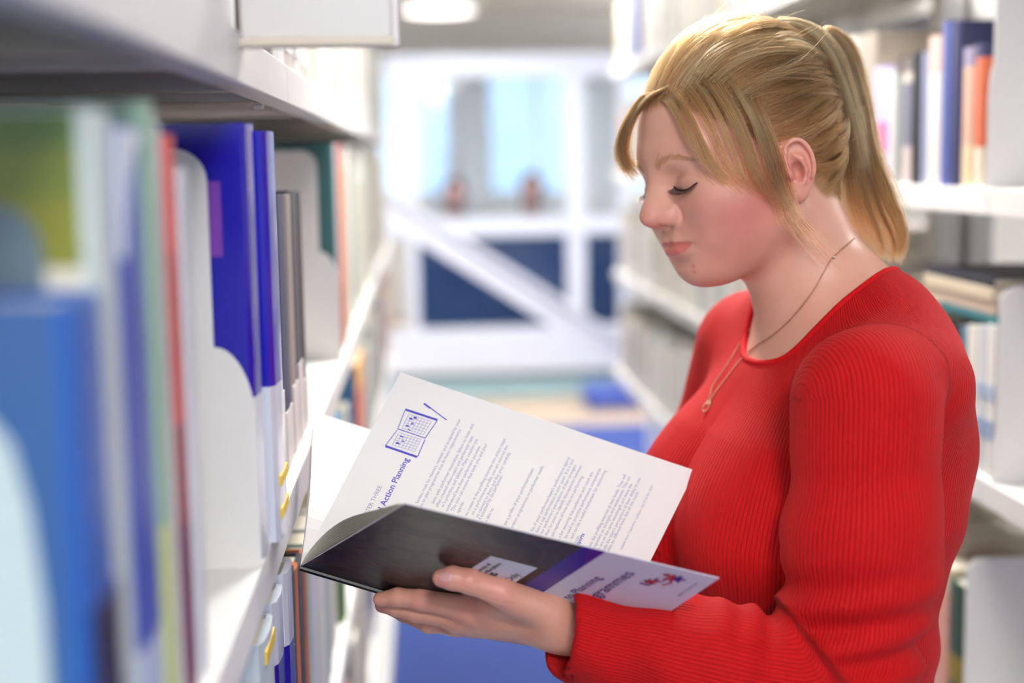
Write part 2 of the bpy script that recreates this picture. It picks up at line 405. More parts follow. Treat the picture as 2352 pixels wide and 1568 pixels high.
for t, c, w in far_main:
    book('%s book just past the second bookend' % w, -0.122, y, LT, t, 0.300 - 0.02 * (w == 'ochre'), 0.2, 1, [(0, c)], group=GM); y += t + 0.001

PAL = [((226, 220, 206), 'cream'), ((214, 206, 190), 'beige'), ((232, 230, 226), 'white'), ((196, 190, 180), 'stone grey'), ((222, 208, 180), 'buff'), ((170, 178, 170), 'grey-green'), ((236, 232, 214), 'ivory'), ((206, 196, 188), 'pale taupe'), ((184, 196, 206), 'pale blue'), ((160, 150, 140), 'mushroom')]
ACC = [((60, 84, 140), 'blue'), ((178, 120, 70), 'tan'), ((120, 60, 56), 'dark red'), ((60, 96, 90), 'dark green'), ((52, 56, 70), 'charcoal'), ((220, 120, 50), 'orange')]
def filler(row, x, y0, y1, z, hmax, sgn, tmin=0.028, tmax=0.05, acc=0.12, D=0.2, start=1, group=None, hmin=None, joints=()):
    y = y0; n = start
    hmin = hmin or hmax - 0.07
    while y < y1 - tmin:
        t = float(RNG.uniform(tmin, tmax)); 
        if y + t > y1: t = y1 - y
        c, w = (ACC if RNG.random() < acc else PAL)[int(RNG.integers(0, 6 if acc and False else 6))] if RNG.random() < 0.6 else PAL[int(RNG.integers(0, len(PAL)))]
        book('%s book, %s along %s' % (w, ordinal(n), row), x + sgn * float(RNG.uniform(-0.008, 0.002)), y, z, t - 0.0008, float(RNG.uniform(hmin, hmax)), D, sgn, [(0, c)],
             None, [(0.02, 0.045, (240, 240, 238))] if RNG.random() < 0.35 else (), group=group)
        y += t; n += 1
    return n
filler('the eye-level row beyond the orange-red spine', -0.124, y, 4.86, LT, 0.30, 1, 0.075, 0.11, 0.10, group=GM)

# ---- row above the upper fascia
GU = 'books on the shelf above the fascia'
for i in range(3):
    book('white box file over the near fascia, %s along' % ORD[i], -0.120, 0.50 + 0.165 * i, LU, 0.160, 0.29, 0.2, 1, [(0, (236, 235, 233))], group=GU)
y = 1.02
for i, (t, c, w, hh) in enumerate([(0.07, (70, 58, 56), 'umber', .25), (0.09, (60, 50, 52), 'black-brown', .27), (0.075, (96, 90, 96), 'dark grey', .26), (0.03, (236, 236, 236), 'white', .25), (0.075, (238, 240, 242), 'bright white', .25)]):
    book('%s volume over the fascia joint, %s of five' % (w, ORD[i]), -0.124, y, LU, t, hh, 0.18, 1, [(0, c)], None, [(0.10, 0.125, (70, 150, 180))] if i == 4 else (), group=GU); y += t + 0.001
filler('the upper row past the fascia joint', -0.124, y, 4.86, LU, 0.27, 1, 0.08, 0.12, 0.12, group=GU)

# ---- row below
GL = 'books on the shelf below eye level'
for i in range(6):
    book('small cream paperback low by the frame edge, %s of six' % ORD[i], -0.150, 0.84 + 0.026 * i, LL, 0.025, 0.272, 0.15, 1, [(0, (238, 228, 204))], group=GL)
book('pale grey book with a yellow head sticker below the shelf edge', -0.121, 1.000, LL, 0.074, 0.290, 0.2, 1, [(0, (210, 220, 230))], None, [(0.272, 0.282, (232, 200, 70))], group=GL)
book('white book with a blue foot under the shelf edge', -0.1195, 1.078, LL, 0.056, 0.296, 0.2, 1, [(0, (30, 30, 160)), (0.83, (222, 224, 240))], rough=0.2, group=GL)
book('slim white book with a blue foot touching the open book', -0.1165, 1.136, LL, 0.050, 0.302, 0.2, 1, [(0, (32, 32, 168)), (0.80, (226, 228, 242))], rough=0.2, group=GL)
y = 1.19
for i, (t, c, w) in enumerate([(0.035, (26, 26, 32), 'black'), (0.03, (196, 104, 44), 'orange'), (0.05, (28, 30, 44), 'blue-black'), (0.034, (188, 100, 52), 'rust orange'), (0.04, (170, 196, 190), 'pale teal'), (0.08, (206, 212, 224), 'pale lilac'), (0.10, (214, 216, 214), 'light grey')]):
    book('%s spine under the open book, %s after the blue-footed pair' % (w, ORD[i]), -0.119, y, LL, t, 0.285 - 0.006 * i, 0.19, 1, [(0, c)], group=GL); y += t + 0.001
filler('the lower row past the pale lilac book', -0.124, y, 1.90, LL, 0.25, 1, 0.04, 0.06, 0.1, group=GL)
book('blue picture book behind the open page', -0.121, 1.93, LL, 0.07, 0.285, 0.2, 1, [(0, (80, 120, 60)), (0.45, (76, 140, 190))], [(0, (96, 120, 60)), (0.5, (70, 136, 190))], group=GL)
book('orange-spined book next to the blue picture book', -0.117, 2.42, LL, 0.24, 0.288, 0.2, 1, [(0, (226, 110, 40)), (0.85, (240, 170, 60))], [(0, (70, 130, 180))], group=GL)
filler('the lower row between the blue and orange books', -0.130, 2.004, 2.41, LL, 0.25, 1, 0.05, 0.07, 0.25, group=GL)
filler('the lower row past the orange book', -0.124, 2.67, 4.86, LL, 0.27, 1, 0.08, 0.12, 0.2, group=GL)
filler('the bottom row under the lower shelf', -0.124, 1.9, 3.4, 0.511, 0.27, 1, 0.07, 0.10, 0.25, group=GL)

# ---- bookcase behind the reader
RU, RM, RL_, RH = 1.4547, 1.088, 0.723, 1.823
GR = 'books on the shelf behind her head'
bookend('tall white bookend behind the ponytail, running out of the frame', XR + 0.003, -1, 1.765, RU, h=0.33, upper=0.006, up_w=0.16)
seq = [(1.795, 0.033, (196, 110, 76), 'rust and cream', .182, [(0, (226, 214, 196)), (0.28, (206, 104, 70)), (0.9, (38, 44, 90))]),
       (1.830, 0.042, (214, 186, 164), 'flesh-pink', .180, [(0, (222, 196, 160)), (0.3, (206, 168, 148)), (0.86, (150, 140, 170))]),
       (1.876, 0.036, (40, 46, 92), 'deep navy', .216, [(0, (44, 48, 92))]),
       (1.914, 0.036, (70, 88, 160), 'royal blue', .220, [(0, (78, 92, 158))]),
       (1.953, 0.048, (224, 220, 216), 'white', .205, [(0, (226, 222, 216)), (0.75, (220, 190, 180))]),
       (2.003, 0.024, (150, 160, 190), 'slate-blue', .186, [(0, (150, 158, 186))]),
       (2.029, 0.040, (18, 20, 26), 'black', .188, [(0, (18, 20, 26))]),
       (2.072, 0.036, (160, 150, 160), 'grey with white bands', .184, [(0, (206, 190, 190)), (0.3, (120, 120, 140)), (0.8, (210, 200, 190)), (0.88, (120, 110, 110))]),
       (2.110, 0.030, (120, 128, 124), 'grey-green', .188, [(0, (130, 138, 134)), (0.85, (90, 84, 82))]),
       (2.143, 0.030, (206, 204, 210), 'pale grey', .170, [(0, (210, 206, 210))]),
       (2.175, 0.075, (236, 120, 170), 'lilac and hot-pink', .178, [(0, (222, 180, 200)), (0.25, (238, 110, 160)), (0.52, (186, 178, 220))])]
for y, t, c, w, hh, bands in seq:
    book('%s book on the shelf beside the ponytail' % w, 0.708, y, RU, t - 0.001, hh, 0.19, -1, bands, group=GR)
n_ = filler('the row behind her head', 0.709, 2.252, 3.30, RU, 0.25, -1, 0.09, 0.12, 0.15, group=GR)
filler('the row behind her head', 0.709, 3.30, 5.28, RU, 0.25, -1, 0.06, 0.085, 0.12, start=n_, group=GR)
GT = 'books on the top shelf behind the reader'
filler('the top row over her head', 0.711, 2.9, 4.78, RH, 0.24, -1, 0.08, 0.11, 0.12, group=GT)
book('blue book near the far end of the top shelf behind the reader', 0.708, 4.80, RH, 0.12, 0.25, 0.19, -1, [(0, (84, 104, 168))], group=GT)
filler('the end of the top row past the blue book', 0.711, 4.93, 5.28, RH, 0.24, -1, 0.06, 0.09, 0.0, group=GT)
# middle shelf: standing pale books, others lying on them
GMID = 'books on the shelf at the reader\'s back'
bookend('low white bookend with a round corner at the frame edge', XR + 0.002, -1, 1.722, RM, h=0.247, upper=0.004, zs=(0.04, 0.06), up_w=0.16)
y = 1.735
for i, (t, c, w) in enumerate([(0.035, (228, 226, 222), 'white'), (0.03, (214, 218, 222), 'pale blue-white'), (0.034, (232, 228, 216), 'cream'), (0.022, (120, 150, 170), 'sea-blue'), (0.03, (28, 32, 50), 'midnight blue'), (0.035, (130, 140, 160), 'denim'), (0.05, (150, 130, 116), 'brown-beige'), (0.05, (180, 176, 170), 'grey')]):
    book('%s standing book at her elbow side, %s from the round-cornered bookend' % (w, ORD[i]), 0.708, y, RM, t - 0.001, 0.196 - 0.004 * i, 0.17, -1, [(0, c)], None, [(0.05, 0.075, (150, 170, 200)), (0.10, 0.12, (170, 186, 210))] if i in (0, 1) else (), group=GMID); y += t
flat_book('teal book lying on the standing books', 0.712, 1.745, RM + 0.1965, 0.20, 0.010, 0.15, -1, [(0, (30, 110, 120))], GMID)
flat_book('tan book lying over the teal one', 0.714, 1.755, RM + 0.207, 0.26, 0.017, 0.15, -1, [(0, (190, 168, 150))], GMID)
flat_book('sand-coloured book lying above the tan one', 0.712, 1.762, RM + 0.2245, 0.25, 0.016, 0.16, -1, [(0, (206, 190, 166))], GMID)
flat_book('black-navy book lying on top of the pile', 0.716, 1.772, RM + 0.241, 0.24, 0.012, 0.16, -1, [(0, (20, 22, 44))], GMID)
# far face of the same bookcase
for k in range(4):
    y0 = 1.752 + (k - 1) * BL
    bookcase('bookcase', 'white steel bookcase bay on the far face behind her, %s' % ('by the frame edge', 'with the rust-red book', 'behind her shoulders', 'at the end')[k], 1.31, 1, y0, y0 + BL, RZ, panel=False, group='bookcase bays on the far face') if k in (1, 2) else None
for i, (c, w) in enumerate([((150, 146, 140), 'grey'), ((186, 178, 166), 'putty'), ((130, 130, 136), 'dull grey'), ((176, 168, 150), 'khaki'), ((168, 166, 170), 'ash grey'), ((196, 194, 200), 'light grey')]):
    flat_book('%s book in the pile on the far face, %s from below' % (w, ORD[i]), 1.27, 3.24, RM + 0.0343 * i, 0.30, 0.034, 0.2, 1, [(0, c)], 'pile on the far face')
flat_book('rust-red book lying on top of the far pile', 1.275, 3.22, RM + 0.2060, 0.31, 0.034, 0.2, 1, [(0, (186, 66, 44))], 'pile on the far face')
n_ = filler('the row at the reader\'s back', 0.710, y, 3.30, RM, 0.24, -1, 0.09, 0.12, 0.15, group=GMID)
filler('the row at the reader\'s back', 0.710, 3.30, 5.28, RM, 0.24, -1, 0.06, 0.085, 0.12, start=n_, group=GMID)
# lower shelf
GLOW = 'books on the lower shelf behind the reader'
bookend('white bookend low behind her elbow', XR + 0.002, -1, 1.806, RL_, h=0.245, upper=0.003, zs=(0.03, 0.05), up_w=0.16)
book('dark green and yellow book low behind her back', 0.706, 1.822, RL_, 0.05, 0.20, 0.17, -1, [(0, (50, 70, 50)), (0.3, (150, 130, 40)), (0.5, (52, 80, 60))], group=GLOW)
book('salmon-pink book low behind her back', 0.706, 1.874, RL_, 0.06, 0.21, 0.17, -1, [(0, (230, 170, 150)), (0.85, (222, 210, 180))], group=GLOW)
n_ = filler('the low row behind the reader', 0.710, 1.936, 3.30, RL_, 0.26, -1, 0.09, 0.12, 0.15, group=GLOW)
filler('the low row behind the reader', 0.710, 3.30, 5.28, RL_, 0.26, -1, 0.06, 0.085, 0.12, start=n_, group=GLOW)
# ================================================================ beyond the aisle
M_RAIL = mat('rail_white', (240, 240, 248), 0.35)
# white stair: sloping stringer and handrail at the end of the aisle
sr = tag(empty('stair_balustrade', (0, 6.5, 0)), 'white sloping stair balustrade crossing the end of the aisle', 'railing')
def ony(px, py, y):
    v = ray(px, py); t = (y - CAM[1]) / v[1]; return CAM + v * t
a, b = ony(850, 458, 6.5), ony(1520, 880, 6.5)
def slab(p, q, up, dn, y0, y1):
    return MB().prism([(p[0], p[2] + up), (q[0], q[2] + up), (q[0], q[2] - dn), (p[0], p[2] - dn)], 1, y0, y1)
slab(a, b, 0.05, 0.055, 0, 0.06).build('stringer', M_RAIL, sr)
slab(a, b, 0.098, -0.060, -0.02, 0.08).build('handrail', mat('rail_grey', (222, 224, 234), 0.4), sr)
for t_ in (0.035, 0.975):
    xp = a[0] + (b[0] - a[0]) * t_; zp = a[2] + (b[2] - a[2]) * t_
    MB().box((xp - 0.025, 0.005, 0.0), (xp + 0.025, 0.055, zp - 0.05), 0.004).build('post', M_RAIL, sr)
# glazed partition across the end, white frame, people sit behind it
gp = tag(empty('glazed_partition', (0, 9.0, 0)), 'white framed glass partition across the end of the aisle', 'partition')
M_PF = mat('partition_frame', (214, 220, 232), 0.4)
def pbar(name, p0, p1, yy=None):
    yy = yy or ((0.006, 0.054) if name == 'mullion' else (0, 0.06))
    A = ony(*p0, 9.0); B = ony(*p1, 9.0)
    MB().box((A[0], yy[0], A[2]), (B[0], yy[1], B[2]), 0.004).build(name, M_PF, gp)
pbar('transom', (880, 505), (1520, 534)); pbar('mullion', (1298, 130), (1348, 770)); pbar('mullion', (925, 130), (965, 770)); pbar('mullion', (1420, 130), (1450, 770))
pbar('sill', (880, 758), (1520, 860)); pbar('head_rail', (880, 128), (1520, 172))
def pane(p0, p1, m):
    A = ony(*p0, 9.0); B = ony(*p1, 9.0)
    MB().box((A[0], 0.025, A[2]), (B[0], 0.035, B[2])).build('pane', m, gp)
M_PG = glass_mat('partition_glass', (236, 243, 250)); M_TG = glass_mat('partition_glass_low', (214, 232, 240))
for x0, x1 in ((965, 1298), (1348, 1420)):
    pane((x0, 172), (x1, 505), M_PG); pane((x0, 534), (x1, 758), M_PG)
A = ony(880, 862, 9.0); B = ony(1520, 960, 9.0)
MB().box((A[0], 0.0, 0.0), (B[0], 0.05, A[2] - 0.002)).build('kick_panel', mat('teal_panel', (150, 180, 190), 0.35), gp)
# reading desk with a dark modesty panel behind the glass
dk = tag(empty('desk', (0.55, 9.9, 0)), 'long dark blue fronted desk behind the glass', 'desk')
A = ony(940, 548, 9.9); B = ony(1460, 742, 9.9)
MB().box((A[0] - 0.55, 0, 0.55 * 0 + B[2]), (B[0] - 0.55, 0.03, A[2]), 0.004).build('modesty_panel', mat('navy_panel', (46, 70, 112), 0.4, 0.4, 0.3, 3), dk)
MB().box((A[0] - 0.60, -0.03, A[2]), (B[0] - 0.5, 0.75, A[2] + 0.03), 0.005).build('desk_top', mat('desk_top', (150, 160, 176), 0.4), dk)
for xx in (A[0] - 0.5, B[0] - 0.6):
    MB().box((xx, 0.04, 0.0), (xx + 0.05, 0.70, A[2])).build('leg', mat('navy_panel', (46, 70, 112)), dk)
# cupboard under the sill
cpb = tag(empty('cupboard', (0, 8.45, 0)), 'low blue box seat on the pale floor near the partition', 'box seat')
A = ony(1360, 985, 8.3); B = ony(1440, 1060, 8.3)
MB().box((A[0], 0, 0.001), (A[0] + 0.45, 0.4, 0.11), 0.02).build('seat_block', mat('box_blue', (70, 90, 170), 0.7), cpb)
# ================================================================ implicit surfaces -> smooth meshes
def smin(a, b, k):
    h = np.maximum(k - np.abs(a - b), 0) / k
    return np.minimum(a, b) - h * h * k * 0.25
def smax(a, b, k): return -smin(-a, -b, k)
def s_ell(p, c, r, rot=None):
    q = p - np.asarray(c)
    if rot is not None: q = q @ rot
    r = np.asarray(r, float)
    q = q / r; k0 = np.sqrt(np.einsum('ij,ij->i', q, q)); q = q / r; k1 = np.sqrt(np.einsum('ij,ij->i', q, q)) + 1e-9
    return k0 * (k0 - 1.0) / k1
def s_cone(p, a, b, ra, rb):
    a = np.asarray(a, float); b = np.asarray(b, float); d = b - a
    q = p - a
    t = np.minimum(np.maximum(q @ (d / d.dot(d)), 0), 1)
    q = q - t[:, None] * d
    return np.sqrt(np.einsum('ij,ij->i', q, q)) - (ra + (rb - ra) * t)
def s_chain(p, pts, rs, k=0.004):
    d = None
    for i in range(len(pts) - 1):
        e = s_cone(p, pts[i], pts[i + 1], rs[i], rs[i + 1])
        d = e if d is None else (smin(d, e, k) if k > 0 else np.minimum(d, e))
    return d
def carve(p, v, grooves):
    v = v.copy()
    for pts, rs, k in grooves:
        A = np.asarray(pts); lo = A.min(0) - 0.006; hi = A.max(0) + 0.006
        m = ((p > lo) & (p < hi)).all(1)
        if m.any(): v[m] = smax(v[m], -s_chain(p[m], pts, rs, 0), k)
    return v
def sdf_eval(fn, p, batch=24000):
    return np.concatenate([fn(p[i:i + batch]) for i in range(0, len(p), batch)]) if len(p) > batch else fn(p)
def sdf_mesh(fn, lo, hi, h, newton=2, B=12, slack=1.1):
    lo = np.asarray(lo, float); hi = np.asarray(hi, float)
    nb = np.maximum(1, np.ceil((hi - lo) / (h * B)).astype(int)); n = nb * B
    gi = np.stack(np.meshgrid(*[np.arange(k) for k in nb], indexing='ij'), -1).reshape(-1, 3)
    cen = lo + (gi * B + (B - 1) / 2.0) * h
    dc = sdf_eval(fn, cen)
    V = np.empty(n, np.float32)
    Vb = V.reshape(nb[0], B, nb[1], B, nb[2], B)
    Vb[:] = np.where(dc >= 0, 1.0, -1.0).reshape(nb)[:, None, :, None, :, None]
    act = np.where(np.abs(dc) < B * h * 0.87 * slack)[0]
    off = np.stack(np.meshgrid(*[np.arange(B)] * 3, indexing='ij'), -1).reshape(-1, 3)
    CH = 14
    for s in range(0, len(act), CH):
        a = gi[act[s:s + CH]]
        pts = lo + ((a[:, None, :] * B + off[None]) * h).reshape(-1, 3)
        val = fn(pts).reshape(len(a), B, B, B)
        for q in range(len(a)):
            i, j, k = a[q]; V[i * B:(i + 1) * B, j * B:(j + 1) * B, k * B:(k + 1) * B] = val[q]
    S = V < 0
    cnt = np.zeros((n[0] - 1, n[1] - 1, n[2] - 1), np.uint8)
    for i in (0, 1):
        for j in (0, 1):
            for k in (0, 1): cnt += S[i:n[0] - 1 + i, j:n[1] - 1 + j, k:n[2] - 1 + k]
    cells = np.argwhere((cnt > 0) & (cnt < 8))
    idx = -np.ones(cnt.shape, np.int32); idx[tuple(cells.T)] = np.arange(len(cells))
    acc = np.zeros((len(cells), 3)); num = np.zeros(len(cells))
    cor = [(i, j, k) for i in (0, 1) for j in (0, 1) for k in (0, 1)]
    for a in cor:
        for ax in range(3):
            if a[ax]: continue
            b = list(a); b[ax] = 1
            va = V[cells[:, 0] + a[0], cells[:, 1] + a[1], cells[:, 2] + a[2]]; vb = V[cells[:, 0] + b[0], cells[:, 1] + b[1], cells[:, 2] + b[2]]
            m = (va < 0) != (vb < 0)
            t = np.where(m, va / np.where(m, va - vb, 1), 0)
            pnt = np.tile(np.array(a, float), (len(cells), 1)); pnt[:, ax] += t
            acc[m] += pnt[m]; num[m] += 1
    P = lo + (cells + acc / num[:, None]) * h
    F = []
    for ax in range(3):
        u, v = (ax + 1) % 3, (ax + 2) % 3
        sl = [slice(None)] * 3; sl2 = [slice(None)] * 3; sl[ax] = slice(0, -1); sl2[ax] = slice(1, None)
        A, Bq = S[tuple(sl)], S[tuple(sl2)]
        e = np.argwhere(A != Bq); inside = A[tuple(e.T)]
        ok = (e[:, u] > 0) & (e[:, v] > 0) & (e[:, u] < n[u] - 1) & (e[:, v] < n[v] - 1)
        e = e[ok]; inside = inside[ok]
        def g(du, dv):
            c = e.copy(); c[:, u] -= du; c[:, v] -= dv; return idx[tuple(c.T)]
        q = np.stack([g(1, 1), g(0, 1), g(0, 0), g(1, 0)], 1)
        q[~inside] = q[~inside][:, ::-1]; F.append(q)
    F = np.concatenate(F)
    F = F[(F >= 0).all(1)]
    for _ in range(newton):
        f0 = sdf_eval(fn, P); e = h * 0.35; G = np.empty_like(P)
        for ax in range(3):
            d = np.zeros(3); d[ax] = e
            G[:, ax] = (sdf_eval(fn, P + d) - f0) / e
        g2 = (G * G).sum(1) + 1e-6
        st_ = -(f0 / g2)[:, None] * G
        l = np.linalg.norm(st_, axis=1, keepdims=True); st_ *= np.minimum(1, 0.8 * h / (l + 1e-12))
        P = P + st_
        # tangential relaxation keeps the quads even
        nb_s = np.zeros_like(P); nb_c = np.zeros(len(P))
        for a_, b_ in ((0, 1), (1, 2), (2, 3), (3, 0)):
            np.add.at(nb_s, F[:, a_], P[F[:, b_]]); np.add.at(nb_c, F[:, a_], 1)
        lap = nb_s / np.maximum(nb_c, 1)[:, None] - P
        nrm = G / np.sqrt(g2)[:, None]
        lap -= nrm * (lap * nrm).sum(1, keepdims=True)
        P = P + 0.4 * np.where(nb_c[:, None] > 0, lap, 0)
    return P, F
def np_mesh(name, P, F, material, parent=None, attrs=None):
    me = bpy.data.meshes.new(name)
    me.vertices.add(len(P)); me.vertices.foreach_set('co', np.ascontiguousarray(P, np.float32).ravel())
    me.loops.add(F.size); me.loops.foreach_set('vertex_index', np.ascontiguousarray(F, np.int32).ravel())
    me.polygons.add(len(F)); me.polygons.foreach_set('loop_start', np.arange(0, F.size, F.shape[1], dtype=np.int32))
    me.polygons.foreach_set('use_smooth', np.ones(len(F), bool))
    me.materials.append(material); me.update(calc_edges=True); me.validate()
    for k, val in (attrs or {}).items():
        if val.ndim == 2:
            a = me.attributes.new(k, 'FLOAT_COLOR', 'POINT'); c = np.ones((len(P), 4), np.float32); c[:, :3] = val; a.data.foreach_set('color', c.ravel())
        else:
            a = me.attributes.new(k, 'FLOAT', 'POINT'); a.data.foreach_set('value', val.astype(np.float32))
    return link(bpy.data.objects.new(name, me), parent)
def sstep(a, b, x):
    t = np.clip((x - a) / (b - a), 0, 1); return t * t * (3 - 2 * t)

# two people seated at the desk behind the glass
def seated(px, py, label, hair_c, top_c):
    c = ony(px, py, 10.55); root = tag(empty('person', (c[0], 10.55, 0.0)), label, 'person')
    z = c[2]
    def sd(p):
        m = p.copy(); m[:, 0] = np.abs(m[:, 0])
        d = s_ell(p, (0, -0.01, z), (0.075, 0.095, 0.115))
        d = smin(d, s_ell(p, (0, -0.10, z - 0.015), (0.018, 0.022, 0.028)), 0.015)
        d = smin(d, s_ell(m, (0.078, 0.01, z - 0.01), (0.012, 0.02, 0.03)), 0.008)
        d = smin(d, s_cone(p, (0, 0.02, z - 0.08), (0, 0.03, z - 0.22), 0.052, 0.058), 0.03)
        return d
    def sdt(p):
        m = p.copy(); m[:, 0] = np.abs(m[:, 0])
        d = s_chain(m, [(0, 0.03, z - 0.24), (0.16, 0.04, z - 0.28)], [0.07, 0.065], 0.03)
        d = smin(d, s_ell(p, (0, 0.04, z - 0.52), (0.17, 0.11, 0.32)), 0.06)
        d = smin(d, s_chain(m, [(0.17, 0.04, z - 0.29), (0.21, 0.02, z - 0.52), (0.10, -0.20, z - 0.50)], [0.056, 0.046, 0.036], 0.03), 0.03)
        d = smin(d, s_chain(m, [(0.09, 0.05, 0.50), (0.10, -0.38, 0.50), (0.10, -0.40, 0.05)], [0.10, 0.075, 0.055], 0.05), 0.06)
        return d
    def sdh(p):
        d = s_ell(p, (0, 0.012, z + 0.018), (0.088, 0.105, 0.118)); d = smin(d, s_ell(p, (0, 0.075, z - 0.09), (0.075, 0.04, 0.11)), 0.03)
        return smax(d, -s_ell(p, (0, -0.14, z - 0.075), (0.060, 0.080, 0.085)), 0.02)
    for nm, fn, m, lo, hi, h in (('body', sd, mat('far_skin', (176, 130, 118), 0.6), (-0.13, -0.16, z - 0.3), (0.13, 0.14, z + 0.15), 0.009),
                                 ('clothes', sdt, mat('far_cloth_%d' % top_c[0], top_c, 0.9), (-0.32, -0.55, 0.0), (0.32, 0.25, z - 0.10), 0.018),
                                 ('hair', sdh, mat('far_hair_%d' % hair_c[0], hair_c, 0.7), (-0.12, -0.14, z - 0.24), (0.12, 0.16, z + 0.16), 0.009)):
        P_, F_ = sdf_mesh(fn, lo, hi, h, 1); np_mesh(nm, P_, F_, m, root)
    for nm, a_, b_ in (('seat', (-0.22, -0.16, 0.38), (0.22, 0.24, 0.42)), ):
        pass
    ch = tag(empty('chair', (c[0], 10.55, 0.0)), 'blue chair behind the desk, under the ' + label.split(' at')[0], 'chair', 'chairs behind the glass')
    MB().box((-0.21, -0.14, 0.36), (0.21, 0.26, 0.395), 0.01).build('seat', mat('chair_blue', (50, 70, 120), 0.7), ch)
    MB().box((-0.20, 0.245, 0.45), (0.20, 0.275, 0.80), 0.01).build('backrest', mat('chair_blue', (50, 70, 120)), ch)
    for sx in (-0.18, 0.18):
        for sy in (-0.11, 0.24): MB().tube([(sx, sy, 0.0), (sx, sy, 0.36 if sy < 0 else 0.5)], 0.012, 8).build('leg', mat('chair_leg', (150, 150, 156), 0.3, 0.5, 0, 1, 0, 1, 0.8), ch)
seated(1045, 448, 'dark-haired person in navy at the desk near the sloping rail\'s upper end', (30, 26, 30), (34, 44, 70))
seated(1222, 436, 'person with black hair and dark top at the desk before the bright window', (22, 20, 24), (60, 66, 84))
# ================================================================ the reader
PSI, THE = math.radians(22), math.radians(18)
_c, _s = math.cos, math.sin
HFc = np.array([-_c(PSI) * _c(THE), -_s(THE), _s(PSI) * _c(THE)])
HUc = np.array([-_c(PSI) * _s(THE), _c(THE), _s(PSI) * _s(THE)])
HLc = np.array([_s(PSI), 0, _c(PSI)])
HR = np.stack([RC @ HFc, RC @ HLc, RC @ HUc], 1)          # head axes: forward, her left, up -> world
HO = W(1822, 405, 1.20) - 0.07 * HR[:, 1]
def h2w(p): return np.asarray(p, float) @ HR.T + HO
def w2h(p): return (p - HO) @ HR

NECK_TOP = h2w((-0.022, 0, -0.02)); NECK_BOT = W(1890, 720, 1.285)
def roty(a):
    return np.array([[math.cos(a), 0, math.sin(a)], [0, 1, 0], [-math.sin(a), 0, math.cos(a)]])
def rotz(a):
    return np.array([[math.cos(a), -math.sin(a), 0], [math.sin(a), math.cos(a), 0], [0, 0, 1]])
def head_base(q, m):
    d = s_ell(q, (0.000, 0, 0.046), (0.0885, 0.0735, 0.085))
    d = smin(d, s_ell(q, (0.036, 0, 0.000), (0.047, 0.060, 0.060)), 0.024)
    # jaw and chin
    d = smin(d, s_cone(m, (0.004, 0.050, -0.030), (0.056, 0.019, -0.050), 0.016, 0.018), 0.024)
    d = smin(d, s_ell(q, (0.0655, 0, -0.0500), (0.0190, 0.021, 0.0195)), 0.014)
    d = smin(d, s_ell(q, (0.035, 0, -0.047), (0.045, 0.036, 0.024)), 0.022)
    return d
def head_face(q, m, d):
    # cheeks
    d = smin(d, s_ell(m, (0.051, 0.033, -0.016), (0.028, 0.027, 0.030)), 0.022)
    d = smin(d, s_ell(m, (0.049, 0.044, 0.003), (0.027, 0.020, 0.018)), 0.020)
    # brow
    d = smin(d, s_cone(m, (0.0785, 0.0, 0.047), (0.062, 0.042, 0.045), 0.0115, 0.012), 0.014)
    # muzzle
    d = smin(d, s_ell(q, (0.072, 0, -0.026), (0.0185, 0.027, 0.022)), 0.014)
    # eye sockets, then lowered lids over the eyeballs
    d = smax(d, -s_ell(m, (0.0925, 0.0280, 0.0235), (0.0140, 0.0150, 0.0110)), 0.009)
    d = smin(d, s_ell(m, (0.0688, 0.0305, 0.0180), (0.0135, 0.0170, 0.0132)), 0.0030)
    # nose
    d = smin(d, s_cone(q, (0.0835, 0, 0.034), (0.0975, 0, 0.0105), 0.0066, 0.0066), 0.010)
    d = smin(d, s_ell(q, (0.0865, 0, 0.0045), (0.0150, 0.0150, 0.0150)), 0.007)
    d = smin(d, s_ell(q, (0.1005, 0, 0.0005), (0.0112, 0.0104, 0.0090)), 0.009)
    d = smin(d, s_ell(m, (0.0890, 0.0128, -0.0030), (0.0115, 0.0068, 0.0084), rotz(-0.35)), 0.0055)
    d = smin(d, s_cone(q, (0.100, 0, -0.004), (0.0925, 0, -0.0085), 0.0048, 0.0050), 0.005)
    d = smax(d, -s_ell(m, (0.0950, 0.0070, -0.0115), (0.0055, 0.0030, 0.0040), roty(0.3)), 0.0025)
    # lips
    up = s_chain(m, [(0.0868, 0.0, -0.0235), (0.0860, 0.008, -0.0240), (0.0765, 0.0235, -0.0315)], [0.0056, 0.0056, 0.0030], 0.004)
    lw = s_chain(m, [(0.0862, 0.0, -0.0345), (0.0850, 0.008, -0.0345), (0.0760, 0.0225, -0.0325)], [0.0064, 0.0060, 0.0030], 0.004)
    d = smin(d, up, 0.005); d = smin(d, lw, 0.005)
    d = smax(d, -s_ell(q, (0.0960, 0, -0.0440), (0.010, 0.018, 0.0035)), 0.008)
    return d
CARVE = []
def head_local(q):
    """signed distance in head axes (F, L, U), mirrored in L"""
    m = q.copy(); m[:, 1] = np.sqrt(q[:, 1] ** 2 + 1e-8)
    d = head_base(q, m)
    sel = (q[:, 0] > -0.015) & (m[:, 1] < 0.095) & (q[:, 2] > -0.085) & (q[:, 2] < 0.085)
    if sel.any():
        e = head_face(q[sel], m[sel], d[sel])
        s2 = np.abs(e) < 0.012
        if CARVE and s2.any():
            mm = m[sel][s2]; v = e[s2]
            e[s2] = carve(mm, v, CARVE)
        d[sel] = e
    return d
def on_head(pts, n=6, lift=0.0):
    """push points onto the head surface"""
    p = np.asarray(pts, float).copy()
    for _ in range(n):
        f = head_local(p) - lift; e = 2e-4; G = np.stack([(head_local(p + np.eye(3)[a] * e) - lift - f) / e for a in range(3)], 1)
        p = p - (f / ((G * G).sum(1) + 1e-6))[:, None] * G
    return p
